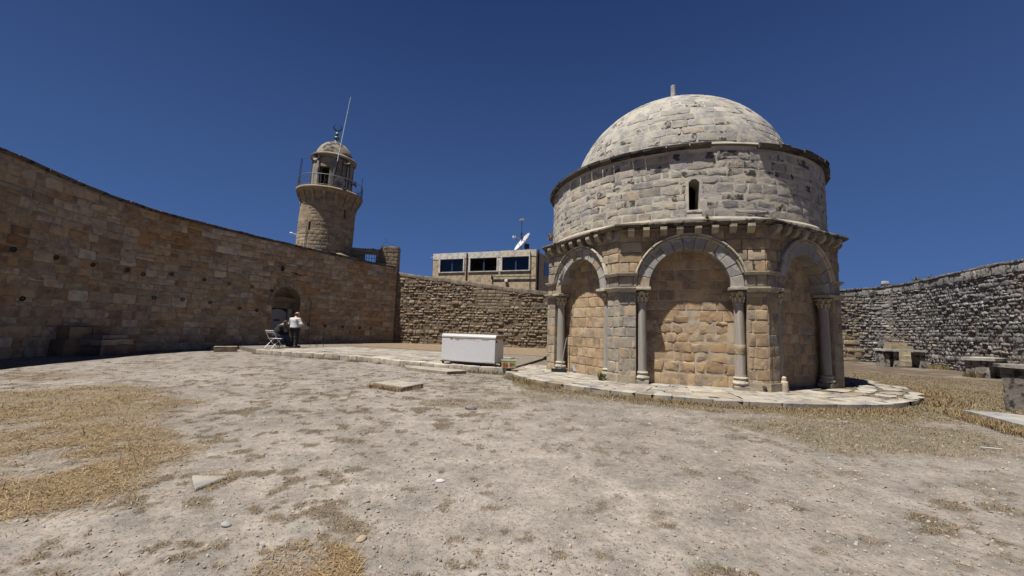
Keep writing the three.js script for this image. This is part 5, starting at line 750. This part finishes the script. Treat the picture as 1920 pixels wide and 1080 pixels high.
{
  const b = thing('altar', 'low grey stone altar with flat slab top against right wall', 'altar', [20.9, 0, -18.15], 0.5);
  part('altar_slab', tint(roughBlock(2.1, 0.12, 1.0, 0.015, 0.03, 6).translate(0, 0.78, 0), [0.40, 0.37, 0.33], 0.05), M.lime, b);
  part('base_block', tint(roughBlock(1.25, 0.74, 0.85, 0.03).translate(0.36, 0.35, 0), [0.27, 0.25, 0.225], 0.08), M.lichen, b); part('base_block', tint(roughBlock(0.6, 0.74, 0.7, 0.05).translate(-0.62, 0.35, -0.06), [0.31, 0.285, 0.25], 0.08), M.lichen, b);
}
{
  const b = thing('altar', 'dark stained stone altar cut off by the right edge of the photo', 'altar', [12.06, 0, -8.95], 0.12);
  part('altar_slab', tint(roughBlock(2.1, 0.08, 1.15, 0.012, 0.03, 6).translate(0.02, 0.97, 0), [0.36, 0.325, 0.28], 0.05), M.lichen, b);
  part('base_block', tint(roughBlock(1.9, 0.95, 0.95, 0.03, 0.03, 6).translate(0, 0.46, 0), [0.22, 0.195, 0.165], 0.1), M.lichen, b);
}
single('floor_slab', tint(slabGeo([[9.4, 8.62], [9.95, 8.35], [10.6, 7.6], [10.2, 6.5], [8.85, 7.12]], -0.04, 0.09), [0.29, 0.28, 0.265], 0.05), M.lime, 'pale paving slab in dry grass before the dark altar', 'slab');
{
  const y = 0.1, b = thing('broom', 'dark broom leaning on the leftmost column of the chapel', 'broom', [1.62, y, -13.6], -0.2);
  part('head', [box(0.5, 0.06, 0.08, 0, 0.09, 0, 0, 0.01)], M.dark, b); part('bristles', box(0.5, 0.07, 0.06, 0, 0.035, 0.01), M.dark, b); part('handle', rod([0.05, 0.1, 0], [0.2, 1.12, -0.42], 0.016, 6), std({ color: lin(0.13, 0.13, 0.14), roughness: 0.5 }), b);
}
{
  const b = thing('dustpan', 'grey metal dustpan standing on the chapel paving beside the broom', 'dustpan', [2.2, 0.1, -13.72], 0.2);
  part('pan', [(() => { const g = box(0.26, 0.02, 0.24, 0, 0, 0); g.rotateX(0.9); g.translate(0, 0.13, 0); return g; })(), box(0.26, 0.12, 0.015, 0, 0.08, -0.08)], std({ color: lin(0.22, 0.22, 0.23), roughness: 0.5, metalness: 0.4 }), b); part('handle', rod([0.06, 0.16, -0.06], [0.12, 0.4, -0.02], 0.016, 6), std({ color: lin(0.2, 0.2, 0.21), roughness: 0.5 }), b);
}
for (const [x, d, w, c, l] of [[1.19, 2.05, 0.04, [0.40, 0.39, 0.38], 'flat white stone chip on gravel near the bottom edge'], [-0.62, 4.06, 0.035, [0.42, 0.41, 0.40], 'small bright white stone on bare ground in the middle'], [-0.06, 2.22, 0.04, [0.13, 0.07, 0.04], 'reddish brown stone at the bottom edge of the picture'], [-0.68, 7.62, 0.1, [0.25, 0.225, 0.195], 'buried pale rock top beside the square slab and the turf'], [-0.98, 2.96, 0.035, [0.33, 0.25, 0.17], 'tan stone lying just beyond the near straw heap'], [-2.0, 3.1, 0.035, [0.34, 0.33, 0.31], 'whitish stone near the small triangular slab']])
  single('loose_stone', tint(rough(new THREE.IcosahedronGeometry(w, 2), w * 0.35, 9).scale(1.2, 0.5, 0.9).rotateY(rnd() * 6).translate(x, groundH(x, d) + w * 0.18, -d), c, 0.06), M.lime, l, 'stone');
single('white_stick', rod([6.55, 0.02, -5.85], [6.78, 0.02, -5.78], 0.008, 6), std({ color: lin(0.34, 0.34, 0.33) }), 'thin white stick lying on the ground at right', 'stick');

// ---------------------------------------------------------------- grass, straw and gravel (nobody could count these)
const bladeGeo = (() => { const g = new THREE.BufferGeometry(); g.setAttribute('position', new THREE.Float32BufferAttribute([-0.5, 0, 0, 0.5, 0, 0, 0.38, 0.55, 0.07, -0.38, 0.55, 0.07, 0, 1, 0.26], 3)); g.setIndex([0, 1, 2, 0, 2, 3, 3, 2, 4]); g.computeVertexNormals(); return g; })();
const bladeMat = std({ color: 0xffffff, roughness: 0.85, side: THREE.DoubleSide });
const dummy = new THREE.Object3D(), colr = new THREE.Color();
function blades(name, label, category, list) { const m = new THREE.InstancedMesh(bladeGeo, bladeMat, list.length); list.forEach((b, i) => { dummy.position.set(b.x, b.y, -b.d); dummy.rotation.set(0, 0, 0); dummy.rotation.order = 'YXZ'; dummy.rotation.set(b.tilt, b.az, 0); dummy.scale.set(b.w, b.l, b.l); dummy.updateMatrix(); m.setMatrixAt(i, dummy.matrix); m.setColorAt(i, colr.setRGB(...b.c)); }); m.name = numbered(name); scene.add(m); return tag(m, label, category, null, 'stuff'); }
const STRAWC = [[0.245, 0.170, 0.078, 3], [0.285, 0.213, 0.110, 1.6], [0.165, 0.108, 0.050, 2.6], [0.11, 0.07, 0.035, 2]], TURFC = [[0.19, 0.135, 0.068, 3], [0.14, 0.106, 0.052, 2.2], [0.10, 0.092, 0.04, 1.6], [0.23, 0.17, 0.09, 1], [0.12, 0.072, 0.038, 1.2]], GREENC = [[0.075, 0.09, 0.028, 2], [0.11, 0.112, 0.042, 1], [0.165, 0.135, 0.06, 1]], RUSTC = [[0.195, 0.118, 0.056, 2], [0.14, 0.082, 0.04, 1.5], [0.26, 0.185, 0.092, 1]];
{
  const l = []; let tries = 0;
  while (l.length < 80000 && tries++ < 900000) { const r = 2.2 + 11 * Math.pow(rnd(), 1.25), a = rr(-62, 0) * Math.PI / 180, x = r * Math.sin(a), d = r * Math.cos(a); if (rnd() > strawMask(x, d)) continue; const near = inPoly(STRAW3, x, d); const s = mix(0.75, 1.6, clamp((r - 2) / 9)); l.push({ x, d, y: groundH(x, d) + rr(-0.004, 0.02), tilt: rnd() < 0.06 ? rr(0.3, 1) : rr(1.1, 1.62), az: rnd() * 6.28, w: rr(0.002, 0.006) * s, l: rnd() < 0.08 ? rr(0.1, 0.2) : rr(0.02, 0.085), c: pick(near && rnd() < 0.5 ? RUSTC : STRAWC) }); }
  blades('straw', 'golden dry straw strewn over the ground at left', 'straw', l);
}
{
  const l = []; let tries = 0;
  const add = (x, d, y, h0, h1, pal, t0 = 0.2, t1 = 1.2) => { const r = Math.hypot(x, d), s = mix(0.8, 2.2, clamp((r - 3) / 14)); l.push({ x, d, y, tilt: rr(t0, t1), az: rnd() * 6.28, w: rr(0.003, 0.006) * s, l: rr(h0, h1), c: pick(pal) }); };
  while (l.length < 170000 && tries++ < 2500000) { const r = 3 + 22 * Math.pow(rnd(), 1.1), a = rr(-20, 58) * Math.PI / 180, x = r * Math.sin(a), d = r * Math.cos(a), rg = ringGap(x, d); if (rg < 0 || (x < 0.2 && d > 12)) continue; const m = grassMask(x, d); if (rnd() > m * Math.sqrt(m)) continue; const edge = rg < 0.35 ? 1.5 : 1; add(x, d, groundH(x, d) - 0.005, 0.015, 0.055 * edge, rnd() < 0.12 ? GREENC : TURFC, 0.3, 1.45); }
  const n1 = l.length; tries = 0;
  while (l.length < n1 + 60000 && tries++ < 900000) { const r = 2.3 + 17 * Math.pow(rnd(), 1.2), a = rr(-60, 58) * Math.PI / 180, x = r * Math.sin(a), d = r * Math.cos(a); if (ringGap(x, d) < 0 || (d > 13.3 && x > -12)) continue; if (rnd() > scrapMask(x, d)) continue; add(x, d, groundH(x, d) - 0.003, 0.012, 0.045, rnd() < 0.25 ? GREENC : rnd() < 0.5 ? RUSTC : TURFC, 0.4, 1.5); }
  // weeds: along the kerb, the ring edge, round the slabs, in paving joints
  for (let k = 0; k < 5200; k++) { const s = kerb.len * rnd(), p = kerb.fn(s, 0, 0.02 + 0.3 * rnd() * rnd()); if (fbm(s * 1.3, 4, 3) < 0.47 && s < kerb.len * 0.82) continue; add(p[0], -p[2], -0.01, 0.04, s > kerb.len * 0.85 ? 0.2 : 0.11, rnd() < 0.45 ? GREENC : TURFC, 0.1, 0.9); }
  for (let k = 0; k < 30000; k++) { const a = rr(-1.75, 1.35), r = 6.36 + (0.42 + 0.5 * sstep(-0.4, 0.5, a)) * rnd() * rnd(), n = fbm(a * 7 + 3, 1, 3); if (n < 0.36) continue; add(CX + r * Math.sin(a), CD - r * Math.cos(a), -0.01, 0.04, 0.09 + (a > 0.6 ? 0.04 : a < -1 ? 0.05 : 0), a < -1.1 && rnd() < 0.5 ? GREENC : rnd() < 0.35 ? RUSTC : TURFC, 0.1, 1.0); }
  for (let k = 0; k < 7000; k++) { const a = rr(0.5, 1.5), r = rr(4.7, 6.3); if (rnd() > 0.35 + 0.65 * sstep(0.45, 0.6, fbm(a * 6, r * 2, 3))) continue; add(CX + r * Math.sin(a), CD - r * Math.cos(a), 0.066, 0.02, 0.055, rnd() < 0.6 ? GREENC : TURFC, 0.4, 1.4); }
  for (let k = 0; k < 1600; k++) { const t = rnd(), q = rnd() < 0.6 ? [mix(-3.27, -2.4, t), mix(9.97, 9.36, t)] : rnd() < 0.6 ? [mix(-2.4, -2.06, t), mix(9.36, 10.05, t)] : [mix(-3.27, -2.87, t), mix(9.97, 10.5, t)]; add(q[0] + rr(-0.12, 0.03), q[1] + rr(-0.14, 0.03), -0.01, 0.05, 0.14, RUSTC, 0.1, 0.9); }
  for (let k = 0; k < 700; k++) { const t = rnd(), q = rnd() < 0.5 ? [mix(-2.62, -2.66, t), mix(4.0, 3.68, t)] : [mix(-2.92, -2.62, t), mix(4.0, 4.02, t)]; add(q[0] + rr(-0.02, 0.12), q[1] + rr(-0.05, 0.05), -0.01, 0.02, 0.05, rnd() < 0.3 ? GREENC : RUSTC, 0.3, 1.4); }
  for (let k = 0; k < 7000; k++) { const t = rnd(), x = mix(8.6, 9.5, t) + rr(-0.45, 0.12) - 0.05, d = mix(6.6, 8.75, t) + rr(-0.35, 0.3); if (inPoly([[9.4, 8.62], [9.95, 8.35], [10.6, 7.6], [10.2, 6.5], [8.85, 7.12]], x, d)) continue; add(x, d, -0.01, 0.03, 0.13, rnd() < 0.5 ? RUSTC : rnd() < 0.4 ? GREENC : TURFC, 0.2, 1.1); }
  for (let k = 0; k < 6000; k++) { const s = mix(sC2, wallC.near(21.5, 15), rnd()), p = wallC.fn(s, 0, 0.05 + 0.9 * rnd() * rnd()); if (fbm(s * 0.8 + 6, 2, 3) < 0.42) continue; add(p[0], -p[2], -0.01, 0.08, 0.42, rnd() < 0.4 ? GREENC : RUSTC, 0.1, 0.9); }
  for (let k = 0; k < 900; k++) add(20.25 + rr(-0.45, 0.35), 17.9 + rr(-0.3, 0.3), -0.01, 0.1, 0.5, rnd() < 0.4 ? GREENC : RUSTC, 0.1, 0.7);
  for (let k = 0; k < 350; k++) add(11.0 + rr(-0.7, -0.2), 8.45 + rr(-0.2, 0.2), -0.01, 0.05, 0.2, RUSTC, 0.1, 0.9);
  blades('dry_grass', 'dry brown and olive turf round the paving and across the yard', 'grass', l);
}
{
  const g = new THREE.IcosahedronGeometry(1, 1), N = 20000, m = new THREE.InstancedMesh(g, std({ color: 0xffffff, roughness: 0.95 }), N); let i = 0, tries = 0;
  while (i < N && tries++ < 600000) { const r = 2.1 + 13 * Math.pow(rnd(), 1.5), a = rr(-58, 57) * Math.PI / 180, x = r * Math.sin(a), d = r * Math.cos(a); if (ringGap(x, d) < 0.05 || (d > 13 && x > -9) || strawMask(x, d) > 0.5) continue; const dens = 0.3 + 0.7 * sstep(-2.5, 2, x) * sstep(0.35, 0.6, fbm(x * 0.8 + 3, d * 0.8, 3)); if (rnd() > dens) continue; const s = (0.003 + 0.011 * Math.pow(rnd(), 6)) * mix(1, 1.5, clamp((r - 3) / 8)); dummy.rotation.set(rnd() * 6, rnd() * 6, rnd() * 6); dummy.position.set(x, groundH(x, d) + s * 0.25, -d); dummy.scale.set(s * rr(0.8, 1.5), s * rr(0.5, 0.9), s * rr(0.8, 1.3)); dummy.updateMatrix(); m.setMatrixAt(i, dummy.matrix); const c = pick([[0.23, 0.203, 0.168, 3], [0.20, 0.174, 0.142, 3], [0.28, 0.255, 0.222, 1], [0.14, 0.12, 0.10, 0.6], [0.23, 0.17, 0.125, 0.6]]); m.setColorAt(i, colr.setRGB(...c)); i++; }
  m.count = i; m.name = 'gravel'; scene.add(m); tag(m, 'loose pale gravel scattered over the bare yard', 'gravel', null, 'stuff');
}
// single plants
function weed(x, y, d, n, h, sp, pal, label) { const gs = []; for (let k = 0; k < n; k++) { const g = bladeGeo.clone(); g.scale(rr(0.02, 0.05) * h * 2.2, h * rr(0.4, 1), h * rr(0.5, 1)); g.rotateX(rr(0.0, sp)); g.rotateY(rnd() * 6.28); g.translate(rr(-0.15, 0.15) * h, 0, rr(-0.15, 0.15) * h); gs.push(tint(g.toNonIndexed(), pick(pal))); } const m = single('weed', mergeGeometries(gs), std({ vertexColors: true, side: THREE.DoubleSide }), label, 'plant'); m.position.set(x, y, -d); return m; }
{
  const [x, , z] = [0, 0, 0]; const aA = -0.6951; weed(CX + 4.72 * Math.sin(aA - 0.11) - 0.02, 0.1, CD - 4.72 * Math.cos(aA - 0.11), 60, 0.36, 0.8, GREENC, 'green weed growing at the foot of the grey chapel pier');
  const s = wallC.near(24.9, 25.4), p = wallC.fn(s, 0, -0.3); weed(p[0], topC(s) - 0.02, -p[2], 90, 0.5, 1.2, GREENC, 'leafy shrub growing on top of the right wall near corner');
  const s2 = wallC.near(24.5, 24.2), p2 = wallC.fn(s2, 0, -0.3); weed(p2[0], topC(s2) - 0.02, -p2[2], 50, 0.4, 1.0, GREENC, 'smaller weed tuft on the right wall coping above the altar');
  weed(CX - 4.75, 4.44, CD - 1.5, 26, 0.4, 0.9, RUSTC, 'dry twigs sprouting from the left end of the chapel cornice');
  weed(CX - 0.98, 4.47, CD - 4.55, 40, 0.2, 1.2, GREENC, 'small tuft on the chapel cornice below the slit window');
}
// a little camera-like box on the right wall
{ const s = wallC.near(25.08, 27.3), p = wallC.fn(s, 0, -0.35), t = thing('rooftop_unit', 'small white box unit on frame behind the right wall corner', 'equipment', [p[0], topC(s) - 0.02, p[2]]); part('frame', [box(0.5, 0.04, 0.3, 0, 0.14, 0), box(0.05, 0.14, 0.25, -0.2, 0.06, 0), box(0.05, 0.14, 0.25, 0.2, 0.06, 0)], M.rail, t); part('box', box(0.34, 0.2, 0.25, -0.05, 0.26, 0, 0, 0.03), std({ color: lin(0.36, 0.35, 0.33) }), t); const s2 = wallC.near(21.9, 28), q = wallC.fn(s2, 0, -0.3); single('iron_peg', rod([q[0], topC(s2) - 0.1, q[2]], [q[0], topC(s2) + 0.28, q[2]], 0.035, 6), M.iron, 'short dark iron peg on the wall top right of chapel', 'peg'); }

scene.traverse((o) => { if (o.isMesh) { o.castShadow = true; o.receiveShadow = true; } });
renderer.render(scene, camera);
